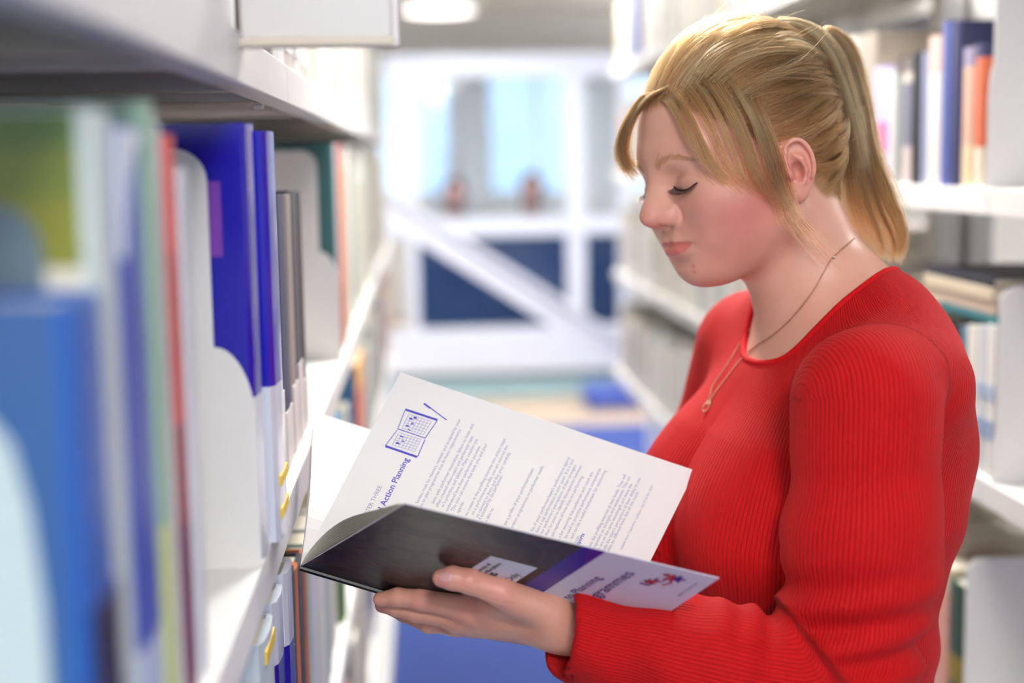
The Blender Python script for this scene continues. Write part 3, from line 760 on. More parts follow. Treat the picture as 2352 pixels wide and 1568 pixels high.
def spl(pts, n):
    """smooth curve through points (Catmull-Rom)"""
    P = np.asarray(pts, float); P = np.vstack([2 * P[0] - P[1], P, 2 * P[-1] - P[-2]])
    out = []; m = len(P) - 3
    for s in np.linspace(0, m - 1e-6, n):
        i = int(s); t = s - i; a, b, c, d = P[i:i + 4]
        out.append(0.5 * ((2 * b) + (c - a) * t + (2 * a - 5 * b + 4 * c - d) * t * t + (3 * b - a - 3 * c + d) * t ** 3))
    return np.array(out)
LASH = on_head(spl([(0.080, 0.0165, 0.0190), (0.083, 0.0225, 0.0160), (0.082, 0.0300, 0.0143), (0.079, 0.0375, 0.0142), (0.073, 0.0455, 0.0160)], 14))
CREASE = on_head(spl([(0.080, 0.0165, 0.0215), (0.082, 0.0235, 0.0262), (0.080, 0.0320, 0.0272), (0.076, 0.0400, 0.0245), (0.071, 0.0465, 0.0200)], 12))
LIPC = on_head(spl([(0.092, 0.0, -0.0290), (0.0915, 0.006, -0.0283), (0.088, 0.013, -0.0290), (0.083, 0.0190, -0.0292), (0.079, 0.0240, -0.0303)], 12))
MFOLD = on_head(spl([(0.079, 0.0245, -0.0325), (0.076, 0.0280, -0.0360), (0.072, 0.0295, -0.0410)], 6))
ALA = on_head(spl([(0.084, 0.0180, 0.0045), (0.081, 0.0210, 0.0005), (0.079, 0.0215, -0.0055), (0.082, 0.0190, -0.0110)], 8))
NLF = on_head(spl([(0.080, 0.0230, -0.0060), (0.077, 0.0290, -0.0180), (0.074, 0.0330, -0.0290)], 8))
CARVE += [(list(LASH), [0.0005] + [0.0011] * 12 + [0.0005], 0.0016), (list(CREASE), [-0.0006] + [0.0] * 10 + [-0.0006], 0.0022),
          (list(LIPC), [0.0021] * 9 + [0.0018, 0.0014, 0.0008], 0.0022), (list(MFOLD), [-0.0020, -0.0021, -0.0022, -0.0026, -0.0030, -0.004], 0.005),
          (list(ALA), [-0.0016, -0.0002, 0.0010, 0.0014, 0.0016, 0.0015, 0.0010, -0.0005], 0.0036)]
def ear_local(q, sgn):
    """auricle; sgn picks the side"""
    p = q.copy(); p[:, 1] *= sgn
    # ear plane: leans back and stands off the head
    o = np.array([-0.004, 0.0715, 0.0050]); a = math.radians(26); b = math.radians(24)
    ex = np.array([-math.cos(b), math.sin(b), 0.0]); ez0 = np.array([0, 0.10, 1.0]); ez0 /= np.linalg.norm(ez0)
    ez = ez0 * math.cos(a) + ex * math.sin(a); ez -= ex * ez.dot(ex); ez /= np.linalg.norm(ez)
    ey = np.cross(ez, ex); 
    if ey[1] < 0: ey = -ey
    l = (p - o) @ np.stack([ex, ey, ez], 1)                     # x back, y outwards, z up
    l = l / np.array([0.76, 1.0, 0.86])
    body = s_ell(l, (0.004, -0.001, 0.003), (0.0165, 0.0042, 0.0270))
    lobe = s_ell(l, (-0.0035, 0.0005, -0.0215), (0.0092, 0.0042, 0.0105))
    body = smin(body, lobe, 0.008)
    # helix rim
    hx = []
    for t in np.linspace(0, 1, 26):
        ang = math.radians(200 - 250 * t)
        hx.append((0.004 + 0.0150 * math.cos(ang) * (1 if ang > 0 else 1), 0.0030, 0.006 + 0.0225 * math.sin(ang)))
    hx = [(-0.0085, 0.001, 0.002)] + hx[0:]
    body = smin(body, s_chain(l, hx, [0.0022] + [0.0027] * 24 + [0.0026, 0.002], 0), 0.0022)
    # scapha hollow, antihelix, concha bowl
    body = smax(body, -s_chain(l, [(-0.003, 0.0058, 0.0215), (0.006, 0.0058, 0.0215), (0.0125, 0.0058, 0.012), (0.0135, 0.0058, 0.000)], [0.0030, 0.0034, 0.0028, 0.0020], 0.002), 0.003)
    body = smin(body, s_chain(l, [(0.000, 0.0022, 0.0140), (0.007, 0.0026, 0.0085), (0.0085, 0.0026, -0.003), (0.004, 0.0028, -0.0125), (-0.001, 0.0026, -0.0140)], [0.0022, 0.0028, 0.0028, 0.0026, 0.0020], 0.002), 0.0035)
    body = smax(body, -s_ell(l, (-0.0005, 0.006, -0.0015), (0.0068, 0.0085, 0.0098)), 0.0028)
    body = smin(body, s_ell(l, (-0.0085, 0.0030, -0.0030), (0.0034, 0.0030, 0.0052)), 0.003)
    return body
def neck_sd(p):
    d = s_cone(p, NECK_TOP, NECK_BOT, 0.0505, 0.0545)
    # trapezius towards the shoulders, collar bones
    return d
def skin_sd(p):
    q = w2h(p)
    d = head_local(q)
    near = np.abs(q[:, 1]) > 0.045
    e = np.full(len(p), 1.0)
    sel = near & (np.abs(q[:, 0]) < 0.06) & (np.abs(q[:, 2]) < 0.07)
    if sel.any():
        qq = q[sel]; sg = np.where(qq[:, 1] > 0, 1.0, -1.0)[:, None]
        qm = qq.copy(); qm[:, 1] = np.abs(qm[:, 1]); e[sel] = ear_local(qm, 1.0)
    d = smin(d, e, 0.005)
    d = smin(d, neck_sd(p), 0.020)
    lowz = p[:, 2] < 1.45
    if lowz.any(): d[lowz] = smin(d[lowz], chest_sd(p[lowz]), 0.035)
    return d
# ---------------------------------------------------------------- torso and arms (body axes: f forward, l her left, z up)
BY = math.radians(14)
BF = np.array([-math.cos(BY), -math.sin(BY), 0.0]); BLv = np.array([math.sin(BY), -math.cos(BY), 0.0])
BO = np.array([0.352, 1.262, 0.0])
BR = np.stack([BF, BLv, np.array([0, 0, 1.0])], 1)
def b2w(p): return np.asarray(p, float) @ BR.T + BO
def w2b(p): return (p - BO) @ BR
TZ = np.array([0.70, 0.80, 0.90, 1.00, 1.10, 1.18, 1.26, 1.32, 1.38])
T_FC = np.array([0.000, -0.002, 0.004, 0.008, 0.010, 0.008, 0.000, -0.012, -0.022])
T_A = np.array([0.104, 0.106, 0.100, 0.098, 0.102, 0.104, 0.098, 0.080, 0.060])
T_W = np.array([0.172, 0.172, 0.156, 0.142, 0.145, 0.150, 0.152, 0.140, 0.100])
def torso_sd(p, grow=0.0):
    q = w2b(p); z = q[:, 2]
    fc = np.interp(z, TZ, T_FC); a = np.interp(z, TZ, T_A) + grow; w = np.interp(z, TZ, T_W) + grow
    f = (q[:, 0] - fc) / a; l = q[:, 1] / w
    k0 = np.sqrt(f * f + l * l) + 1e-6
    g = np.sqrt((f / a) ** 2 + (l / w) ** 2) + 1e-6
    d = k0 * (k0 - 1) / g
    d = smax(d, np.maximum(z - 1.345 - grow, 0.68 - z), 0.05)
    m = q.copy(); m[:, 1] = np.abs(m[:, 1])
    # shoulders and trapezius
    d = smin(d, s_chain(m, [(-0.028, 0.0, 1.370), (-0.024, 0.060, 1.354), (-0.010, 0.135, 1.314)], [0.044 + grow, 0.044 + grow, 0.046 + grow], 0.02), 0.05)
    # upper back
    d = smin(d, s_ell(m, (-0.040, 0.050, 1.240), (0.064 + grow, 0.080 + grow, 0.105 + grow)), 0.05)
    # bust
    d = smin(d, s_ell(m, (0.070, 0.050, 1.178), (0.080 + grow, 0.092 + grow, 0.084 + grow)), 0.06)
    return d
def chest_sd(p): return torso_sd(p, -0.0045)
SHN = W(1990, 925, 1.125); ELN = W(1940, 1600, 1.115); WRN = W(1292, 1448, 1.105)
SHF = b2w((-0.020, -0.165, 1.305)); ELF = b2w((0.03, -0.205, 1.065)); WRF = W(1400, 1290, 1.285)
ARM_N = [SHN, SHN * 0.5 + ELN * 0.5 + np.array([0.004, -0.004, 0]), ELN, ELN * 0.5 + WRN * 0.5 + np.array([0, 0, -0.002]), WRN]
RAD_N = [0.059, 0.0555, 0.049, 0.047, 0.0375]
ARM_F = [SHF, SHF * 0.5 + ELF * 0.5, ELF, ELF * 0.5 + WRF * 0.5, WRF]
RAD_F = [0.060, 0.056, 0.050, 0.045, 0.034]
def polyline_param(p, pts):
    """nearest segment: cumulative length, signed frame coords"""
    best = np.full(len(p), 1e9); S = np.zeros(len(p)); I = np.zeros(len(p), int); acc = 0.0
    for i in range(len(pts) - 1):
        a = pts[i]; d = pts[i + 1] - a; L = np.linalg.norm(d); t = np.clip(((p - a) @ d) / (L * L), 0, 1)
        dd = np.linalg.norm(p - a - t[:, None] * d, axis=1)
        m = dd < best; best[m] = dd[m]; S[m] = acc + t[m] * L; I[m] = i; acc += L
    return best, S, I
LEN_N = np.cumsum([0] + [np.linalg.norm(ARM_N[i + 1] - ARM_N[i]) for i in range(4)])
def arm_angle(p, pts, I=None):
    """angle around the arm; the frame is carried along the segments and blended at the bends"""
    prev = None; best = None; acc = np.zeros((len(p), 2)); ds = []; cs = []
    for i in range(len(pts) - 1):
        d = pts[i + 1] - pts[i]; L = np.linalg.norm(d); t = d / L
        u = np.array([1.0, 0.0, 0.0]) if prev is None else prev
        u = u - t * u.dot(t); u /= np.linalg.norm(u); prev = u; v = np.cross(t, u)
        r = p - pts[i]; k = np.clip(r @ t / L, 0, 1)
        a, b = r @ v, r @ u; n = np.sqrt(a * a + b * b) + 1e-6
        cc = np.stack([b / n, a / n], 1)
        if i == 0:                                    # straight ribs over the sleeve head
            o = BLv - t * BLv.dot(t); o /= np.linalg.norm(o); w = np.cross(t, o); cap = (r @ t) < 0
            th = np.arcsin(np.clip((r[cap] @ w) / 0.0600, -1, 1))
            dirv = np.cos(th)[:, None] * o + np.sin(th)[:, None] * w
            cc[cap] = np.stack([dirv @ u, dirv @ v], 1)
        ds.append(np.linalg.norm(r - k[:, None] * d, axis=1)); cs.append(cc)
    m = np.min(ds, 0)
    for d_, c_ in zip(ds, cs): acc += np.exp(-(d_ - m) / 0.006)[:, None] * c_
    return np.arctan2(acc[:, 1], acc[:, 0])
def sleeve_sd(p, pts, rad, lens, folds=True):
    d = s_chain(p, pts, rad, 0.03)
    if folds:
        sel = np.abs(d) < 0.02; d_all = d
        if not sel.any(): return d
        p = p[sel]; d = d[sel]
        dist, S, I = polyline_param(p, pts); ang = arm_angle(p, pts, I)
        LE = lens[2]
        # bunched folds at the elbow crook and along the forearm, long drag folds on the upper arm
        e1 = np.exp(-((S - LE - 0.055) / 0.055) ** 2)
        d = d - 0.0046 * e1 * np.sin(2 * math.pi * (S - LE) / 0.027 + 1.4 * np.sin(ang + 0.6)) * (0.55 + 0.45 * np.cos(ang - 1.2))
        e2 = np.exp(-((S - LE + 0.05) / 0.045) ** 2)
        d = d - 0.0036 * e2 * np.sin(2 * math.pi * (S + 0.018 * np.cos(ang)) / 0.034)
        e3 = sstep(LE + 0.09, LE + 0.14, S)
        d = d - 0.0022 * e3 * np.sin(2 * math.pi * S / 0.06 + 2.0 * np.sin(ang * 2 + 0.5)) - 0.0012 * e3 * np.sin(3 * ang + 30 * S)
        e4 = sstep(0.02, 0.08, S) * (1 - sstep(LE - 0.09, LE - 0.03, S))
        d = d - 0.0016 * e4 * np.sin(2 * math.pi * S / 0.075 + 1.8 * np.sin(ang + 2.0) + 1.0)
        d_all = d_all.copy(); d_all[sel] = d; d = d_all
    return d
LEN_F = np.cumsum([0] + [np.linalg.norm(ARM_F[i + 1] - ARM_F[i]) for i in range(4)])
# neckline: radius of the opening around the neck, by direction (0 = forward, positive = her left)
_hp = np.array([0.0, 0.25, 0.5, 0.89, 1.07, 1.24, 1.50, 1.68, 1.94, 2.5, math.pi]); _hr = np.array([0.062, 0.0626, 0.0647, 0.0696, 0.0723, 0.0749, 0.0765, 0.0755, 0.0712, 0.0645, 0.061])
NPHI = np.concatenate([-_hp[:0:-1], _hp]); NRHO = np.concatenate([_hr[:0:-1], _hr])
_pf = np.linspace(-math.pi, math.pi, 181); _rf = np.interp(_pf, NPHI, NRHO)
for _ in range(6): _rf = (_rf + 0.5 * np.roll(_rf, 1) + 0.5 * np.roll(_rf, -1)) / 2
def neck_cut(p):
    q = w2b(p); rho = np.sqrt(q[:, 0] ** 2 + q[:, 1] ** 2)
    return np.minimum(np.interp(np.arctan2(q[:, 1], q[:, 0]), _pf, _rf) - rho, q[:, 2] - 1.27)
CUFF_DIR = (ARM_N[4] - ARM_N[3]); CUFF_DIR /= np.linalg.norm(CUFF_DIR)
_cu0, _cu1 = W(1330, 1345, 1.08), W(1281, 1548, 1.09)
_cn = np.cross(_cu1 - _cu0, RC @ np.array([0.25, 0, 1.0])); _cn /= np.linalg.norm(_cn)
if _cn.dot(CUFF_DIR) < 0: _cn = -_cn
def cuff_plane(p): return (p - _cu0) @ _cn
def torso_folds(p):
    q = w2b(p); f, l, z = q[:, 0], q[:, 1], q[:, 2]
    side = sstep(0.02, 0.10, l)
    d = 0.0046 * side * np.exp(-((z - 1.20) / 0.065) ** 2) * np.exp(-((f - 0.045) / 0.05) ** 2) * np.sin(2 * math.pi * (z + 0.30 * f) / 0.040)
    d += 0.0022 * sstep(0.03, 0.12, l) * np.exp(-((z - 1.05) / 0.10) ** 2) * np.sin(2 * math.pi * (z - 0.25 * f) / 0.06 + 1.0)
    d += 0.0018 * np.sin(2 * math.pi * (f * 0.9 - z) / 0.09) * np.exp(-((f + 0.12) / 0.06) ** 2)
    return d
def collar_sd(p, t):
    """cloth lying over the root of the neck"""
    m = (p[:, 2] > 1.30) & (t < 0.03) & (t > -0.03)
    if not m.any(): return t
    t = t.copy(); u = smin(neck_sd(p[m]), torso_sd(p[m], -0.0045), 0.035) - 0.0035
    t[m] = np.minimum(t[m], np.maximum(u, t[m] - 0.014))
    return t
def sweater_sd(p):
    t = torso_sd(p, 0.0) - torso_folds(p)
    t = collar_sd(p, t)
    t = smax(t, neck_cut(p), 0.007)
    sn = sleeve_sd(p, ARM_N, RAD_N, LEN_N)
    sn = smax(sn, cuff_plane(p), 0.006)
    inner = np.maximum(s_chain(p, ARM_N[3:], [RAD_N[3] - 0.010, RAD_N[4] - 0.0062], 0.02), -(cuff_plane(p) + 0.035))
    sn = smax(sn, -inner, 0.004)
    sf = sleeve_sd(p, ARM_F, RAD_F, LEN_F, False)
    z = p[:, 2]
    return smin(smin(t, sn, 0.006 + 0.039 * sstep(1.295, 1.345, z)), sf, 0.025)
def red_knit():
    m = bpy.data.materials.new('red_rib_knit'); m.use_nodes = True; nt = m.node_tree; N = nt.nodes.new; Lk = nt.links.new
    b = nt.nodes['Principled BSDF']
    b.inputs['Base Color'].default_value = srgb((196, 5, 11)) + (1,)
    b.inputs['Roughness'].default_value = 0.75; b.inputs['Specular IOR Level'].default_value = 0.25
    b.inputs['Sheen Weight'].default_value = 0.12; b.inputs['Sheen Roughness'].default_value = 0.4
    b.inputs['Sheen Tint'].default_value = srgb((255, 120, 120)) + (1,)
    def attr(n):
        a = N('ShaderNodeAttribute'); a.attribute_name = n; return a.outputs['Fac']
    def mth(op, x, y=None):
        k = N('ShaderNodeMath'); k.operation = op
        for i, v in enumerate((x, y)):
            if v is None: continue
            if isinstance(v, (int, float)): k.inputs[i].default_value = v
            else: Lk(v, k.inputs[i])
        return k.outputs[0]
    ang = mth('ARCTAN2', attr('rib_s'), attr('rib_c'))
    ph = mth('MULTIPLY', ang, mth('MULTIPLY', attr('rib_n'), 0.5))
    w = mth('POWER', mth('ABSOLUTE', mth('SINE', ph)), 0.33)
    tc = N('ShaderNodeTexCoord'); nz = N('ShaderNodeTexNoise'); nz.inputs['Scale'].default_value = 1500; Lk(tc.outputs['Object'], nz.inputs['Vector'])
    hgt = mth('ADD', w, mth('MULTIPLY', nz.outputs['Fac'], 0.25))
    bp = N('ShaderNodeBump'); bp.inputs['Strength'].default_value = 0.8; bp.inputs['Distance'].default_value = 0.0014
    Lk(hgt, bp.inputs['Height']); Lk(bp.outputs['Normal'], b.inputs['Normal'])
    return m
M_KNIT = red_knit()
person = tag(empty('person', (BO[0], BO[1], 0.0)), 'person with a blond ponytail in a red ribbed top reading an open book', 'person')
def toP(p): return np.asarray(p) - np.array([BO[0], BO[1], 0.0])       # parts are stored relative to the person's foot point
def build_sweater(h=0.0031):
    lo = np.array([0.06, 0.95, 0.72]); hi = np.array([0.56, 1.55, 1.46])
    P, F = sdf_mesh(sweater_sd, lo, hi, h, slack=1.8)
    # rib directions
    q = w2b(P); tz = q[:, 2]
    ang = np.arctan2(q[:, 1] / np.interp(tz, TZ, T_W), (q[:, 0] - np.interp(tz, TZ, T_FC) - 0.02) / np.interp(tz, TZ, T_A))
    n = np.full(len(P), 240.0)
    dt = torso_sd(P); dn, Sn, In = polyline_param(P, ARM_N); df, Sf, If = polyline_param(P, ARM_F)
    an = s_chain(P, ARM_N, RAD_N, 0.03); af = s_chain(P, ARM_F, RAD_F, 0.03)
    mn = an < dt - 0.001; mf = af < dt - 0.001
    aN = arm_angle(P, ARM_N, In); aF = arm_angle(P, ARM_F, If)
    ang = np.where(mn, aN, np.where(mf, aF, ang)); n = np.where(mn | mf, 96.0, n)
    return np_mesh('sweater', toP(P), F, M_KNIT, person, {'rib_c': np.cos(ang), 'rib_s': np.sin(ang), 'rib_n': n})
# ---------------------------------------------------------------- skin
def skin_mat():
    m = bpy.data.materials.new('fair_skin'); m.use_nodes = True; nt = m.node_tree; b = nt.nodes['Principled BSDF']
    a = nt.nodes.new('ShaderNodeAttribute'); a.attribute_name = 'tint'
    tc = nt.nodes.new('ShaderNodeTexCoord'); nz = nt.nodes.new('ShaderNodeTexNoise'); nz.inputs['Scale'].default_value = 55; nz.inputs['Detail'].default_value = 4
    nt.links.new(tc.outputs['Object'], nz.inputs['Vector'])
    mx = nt.nodes.new('ShaderNodeMix'); mx.data_type = 'RGBA'; mx.blend_type = 'SOFT_LIGHT'; mx.inputs['Factor'].default_value = 0.22
    nt.links.new(a.outputs['Color'], mx.inputs[6]); nt.links.new(nz.outputs['Fac'], mx.inputs[7])
    nt.links.new(mx.outputs[2], b.inputs['Base Color'])
    b.inputs['Roughness'].default_value = 0.40; b.inputs['Specular IOR Level'].default_value = 0.42
    b.inputs['Subsurface Weight'].default_value = 0.18; b.inputs['Subsurface Radius'].default_value = (0.9, 0.35, 0.2); b.inputs['Subsurface Scale'].default_value = 0.006
    n2 = nt.nodes.new('ShaderNodeTexNoise'); n2.inputs['Scale'].default_value = 1400
    nt.links.new(tc.outputs['Object'], n2.inputs['Vector'])
    bp = nt.nodes.new('ShaderNodeBump'); bp.inputs['Strength'].default_value = 0.12; bp.inputs['Distance'].default_value = 0.0004
    nt.links.new(n2.outputs['Fac'], bp.inputs['Height']); nt.links.new(bp.outputs['Normal'], b.inputs['Normal'])
    return m
M_SKIN = skin_mat()
SK = np.array(srgb((224, 168, 146))); LIP = np.array(srgb((214, 112, 104))); BLUSH = np.array(srgb((212, 108, 108))); HAIRC = np.array(srgb((150, 108, 72))); EARC = np.array(srgb((236, 150, 134)))
def gauss(q, c, r): return np.exp(-(((q - np.asarray(c)) / np.asarray(r)) ** 2).sum(1))
def head_tint(q):
    c = np.tile(SK, (len(q), 1)); m = q.copy(); m[:, 1] = np.abs(m[:, 1])
    def mixin(w, col):
        nonlocal c
        c = c * (1 - w[:, None]) + np.asarray(col) * w[:, None]
    mixin(0.80 * gauss(m, (0.046, 0.046, -0.014), (0.038, 0.034, 0.026)), BLUSH)
    mixin(0.25 * gauss(m, (0.060, 0.03, -0.045), (0.03, 0.03, 0.02)), BLUSH)
    mixin(0.35 * gauss(m, (0.105, 0.0, 0.0), (0.016, 0.016, 0.012)), BLUSH)
    mixin(0.55 * gauss(m, (-0.006, 0.078, 0.006), (0.024, 0.014, 0.032)), EARC)
    mixin(0.40 * gauss(m, (-0.004, 0.073, 0.004), (0.008, 0.010, 0.010)), np.array(srgb((180, 90, 84))))
    # lids slightly darker, with a line of eye make-up at the margin
    lidw = gauss(m, (0.080, 0.031, 0.021), (0.012, 0.016, 0.008))
    mixin(0.35 * lidw, np.array(srgb((206, 150, 130))))
    # lips
    Us = np.interp(m[:, 1], LIPC[:, 1], LIPC[:, 2])
    e = np.clip(1 - (m[:, 1] / 0.0245) ** 2, 0, 1)
    hi_ = Us + 0.0042 * np.sqrt(e) * (0.82 + 0.18 * np.exp(-((m[:, 1] - 0.006) / 0.004) ** 2)); lo_ = Us - 0.0092 * e ** 0.6
    w = sstep(-0.0006, 0.0006, hi_ - m[:, 2]) * sstep(-0.0006, 0.0008, m[:, 2] - lo_) * sstep(0.066, 0.072, m[:, 0]) * (e > 0)
    mixin(0.85 * w, LIP)
    # small blemishes on the chin
    for ctr, r in (((0.066, 0.017, -0.050), 0.0016), ((0.067, 0.015, -0.055), 0.0016)):
        mixin(0.6 * np.exp(-(((q - np.array(ctr)) / r) ** 2)[:, [1, 2]].sum(1)) * (q[:, 0] > 0.03), np.array(srgb((196, 84, 80))))
    # scalp under the hair
    hl = hairline(q)
    hl = np.where((np.abs(q[:, 1]) > 0.05) & (np.abs(q[:, 0]) < 0.04), np.minimum(hl, 40 * (ear_local(np.stack([q[:, 0], np.abs(q[:, 1]), q[:, 2]], 1), 1.0) - 0.0012)), hl)
    mixin(0.9 * sstep(0.0, 0.010, hl), HAIRC)
    return np.clip(c, 0, 1)
def hairline(q):
    """positive where hair grows (head axes)"""
    m = np.abs(q[:, 1])
    a = np.arctan2(m, q[:, 0] + 0.0)                      # 0 in front, pi at the back
    lim = np.interp(a, [0.0, 0.35, 0.75, 1.05, 1.35, 1.62, 1.85, 2.2, 3.15], [0.083, 0.082, 0.066, 0.046, 0.022, 0.028, -0.004, -0.030, -0.048])
    return q[:, 2] - lim
def build_skin():
    lo = h2w((0, 0, 0)) - np.array([0.15, 0.13, 0.17]); hi = h2w((0, 0, 0)) + np.array([0.17, 0.15, 0.16])
    P, F = sdf_mesh(skin_sd, lo, hi, 0.0014)
    return P, F, head_tint(w2h(P))
# ---------------------------------------------------------------- the hand that holds the book, and the other one behind it
def march(fn, px, py, d0, d1, n=90):
    """first surface along pixel rays (arrays) -> world points, ok mask"""
    px = np.atleast_1d(np.asarray(px, float)); py = np.atleast_1d(np.asarray(py, float))
    D = np.stack([(px - CX) / FPX, (CY - py) / FPX, -np.ones(len(px))], 1) @ RC.T
    t = np.full(len(px), d0); bt = t.copy(); bv = np.full(len(px), 9.0)
    for _ in range(n):
        v = fn(CAM + D * t[:, None]); m = v < bv; bv[m] = v[m]; bt[m] = t[m]
        t = np.where((v > 3e-4) & (t < d1), t + np.maximum(v * 0.75, 4e-4), t)
    return CAM + D * bt[:, None], bv < 1.5e-3
def pts(*a): return [W(*q) for q in a]
H_META = [(pts((1275, 1416, 1.120), (1082, 1397, 1.138)), [0.0165, 0.0115]), (pts((1275, 1428, 1.124), (1058, 1416, 1.150)), [0.0165, 0.0112]),
          (pts((1277, 1438, 1.132), (1048, 1428, 1.163)), [0.0155, 0.0108]), (pts((1280, 1444, 1.140), (1088, 1434, 1.176)), [0.0145, 0.0098])]
H_FING = [(pts((1082, 1397, 1.138), (968, 1377, 1.147), (913, 1371, 1.152), (874, 1376, 1.157)), [0.0112, 0.0084, 0.0074, 0.0060]),
          (pts((1058, 1416, 1.150), (958, 1404, 1.160), (908, 1393, 1.165), (878, 1390, 1.170)), [0.0110, 0.0085, 0.0074, 0.0060]),
          (pts((1048, 1428, 1.163), (985, 1430, 1.174), (930, 1408, 1.186), (897, 1396, 1.195)), [0.0106, 0.0082, 0.0072, 0.0060]),
          (pts((1088, 1434, 1.176), (1035, 1436, 1.186), (985, 1420, 1.198), (955, 1406, 1.206)), [0.0096, 0.0072, 0.0064, 0.0052])]
H_THUMB = (pts((1262, 1402, 1.108), (1154, 1360, 1.094), (1078, 1334, 1.089), (1040, 1327, 1.089), (1014, 1327, 1.091)), [0.0155, 0.0112, 0.0094, 0.0088, 0.0070])
H_WRIST = (pts((1270, 1425, 1.124), (1305, 1437, 1.120), (1480, 1486, 1.112)), [0.0190, 0.0185, 0.0270])
HAND_CARVE = []
def hand_sd(p):
    d = None
    for a, r in H_META:
        e = s_cone(p, a[0], a[1], *r); d = e if d is None else smin(d, e, 0.010)
    d = smin(d, s_chain(p, *H_WRIST, 0.01), 0.016)
    f = None
    for a, r in H_FING:
        e = s_chain(p, a, r, 0.003); f = e if f is None else smin(f, e, 0.0022)
    d = smin(d, f, 0.006)
    t = s_chain(p, *H_THUMB, 0.004)
    t = smin(t, s_cone(p, W(1180, 1378, 1.108), W(1120, 1388, 1.124), 0.0110, 0.0095), 0.012)
    d = smin(d, t, 0.010)
    return carve(p, d, HAND_CARVE) if HAND_CARVE else d
def other_hand_sd(p):
    """right hand, behind the leaves: palm, four fingers, thumb"""
    wr = WRF; dirx = W(1180, 1230, 1.315) - wr; up = np.array([0, 0, 1.0])
    a = wr + dirx * 0.5; n = np.cross(dirx / np.linalg.norm(dirx), up)
    d = s_cone(p, wr + (ARM_F[3] - wr) * 0.25, wr, 0.022, 0.019)
    for k in range(4):
        o = up * (0.026 - 0.017 * k)
        d = smin(d, s_cone(p, wr + o * 0.3, a + o, 0.014, 0.0095), 0.010)
        d = smin(d, s_chain(p, [a + o, a + o + dirx * 0.22, a + o + dirx * 0.36 - n * 0.008, a + o + dirx * (0.44 - 0.03 * abs(k - 1)) - n * 0.018], [0.0095, 0.008, 0.007, 0.0058], 0.003), 0.0025)
    d = smin(d, s_chain(p, [wr + up * 0.012, wr + dirx * 0.25 + up * 0.040, wr + dirx * 0.42 + up * 0.050], [0.014, 0.010, 0.0072], 0.004), 0.008)
    return d
def build_hand():
    global HAND_CARVE
    # knuckle creases on thumb and fingers
    for ln, r, k in (([(1077, 1312), (1079, 1330), (1072, 1348)], -0.0003, 0.0012), ([(1066, 1314), (1066, 1330), (1061, 1344)], -0.0005, 0.0012),
                     ([(964, 1352), (966, 1374), (962, 1398)], -0.0006, 0.0014), ([(913, 1352), (912, 1368), (910, 1384)], -0.0008, 0.0014),
                     ([(1196, 1388), (1150, 1384), (1110, 1370)], -0.0010, 0.003)):
        P3, ok = march(hand_sd, [q[0] for q in ln], [q[1] for q in ln], 1.03, 1.2)
        HAND_CARVE = HAND_CARVE + [(list(P3), [r] * len(P3), k)]
    A = np.array([q for a, _ in H_FING + [H_THUMB, H_WRIST] for q in a])
    P, F = sdf_mesh(hand_sd, A.min(0) - 0.024, np.minimum(A.max(0) + 0.024, [0.17, 9, 9]), 0.0011)
    P2, F2 = sdf_mesh(other_hand_sd, WRF - np.array([0.13, 0.10, 0.08]), WRF + np.array([0.06, 0.08, 0.10]), 0.0022, 1)
    T = np.tile(SK * np.array([0.98, 0.90, 0.90]), (len(P), 1))
    RED = np.array(srgb((226, 146, 136)))
    for c, r in ((W(872, 1378, 1.157), 0.010), (W(1016, 1327, 1.085), 0.010), (W(875, 1392, 1.17), 0.012), (W(1082, 1397, 1.128), 0.014), (W(968, 1377, 1.14), 0.009), (W(1150, 1358, 1.083), 0.010), (W(1078, 1334, 1.08), 0.008)):
        w = 0.55 * np.exp(-(((P - c) / r) ** 2).sum(1)); T = T * (1 - w[:, None]) + RED * w[:, None]
    T2 = np.tile(SK, (len(P2), 1))
    return P, F, T, P2, F2, T2
def build_nail():
    """thumb nail: thin plate lying on the thumb"""
    nu, nv = 13, 11; V = []; c = np.array([1023.0, 1324.5]); ax = np.array([0.985, 0.12]); ay = np.array([-0.12, 0.985])
    uu, vv = np.meshgrid(np.linspace(-1, 1, nu), np.linspace(-1, 1, nv), indexing='ij')
    a = uu * np.sqrt(1 - vv ** 2 / 2.4); b = vv * np.sqrt(1 - uu ** 2 / 2.4)
    px = c[0] + a * 17.0 * ax[0] + b * 13.0 * ay[0]; py = c[1] + a * 17.0 * ax[1] + b * 13.0 * ay[1]
    P3, ok = march(hand_sd, px.ravel(), py.ravel(), 1.03, 1.2)
    toc = CAM - P3; toc /= np.linalg.norm(toc, axis=1, keepdims=True)
    r = np.maximum(np.abs(uu), np.abs(vv)).ravel()[:, None]
    Q = P3 + toc * np.where(r > 0.93, -0.0002, 0.00045)
    f = [(i * nv + j, (i + 1) * nv + j, (i + 1) * nv + j + 1, i * nv + j + 1) for i in range(nu - 1) for j in range(nv - 1)]
    return mesh_obj('thumbnail', toP(Q), f, mat('nail', (226, 168, 164), 0.22, 0.5), person, True)
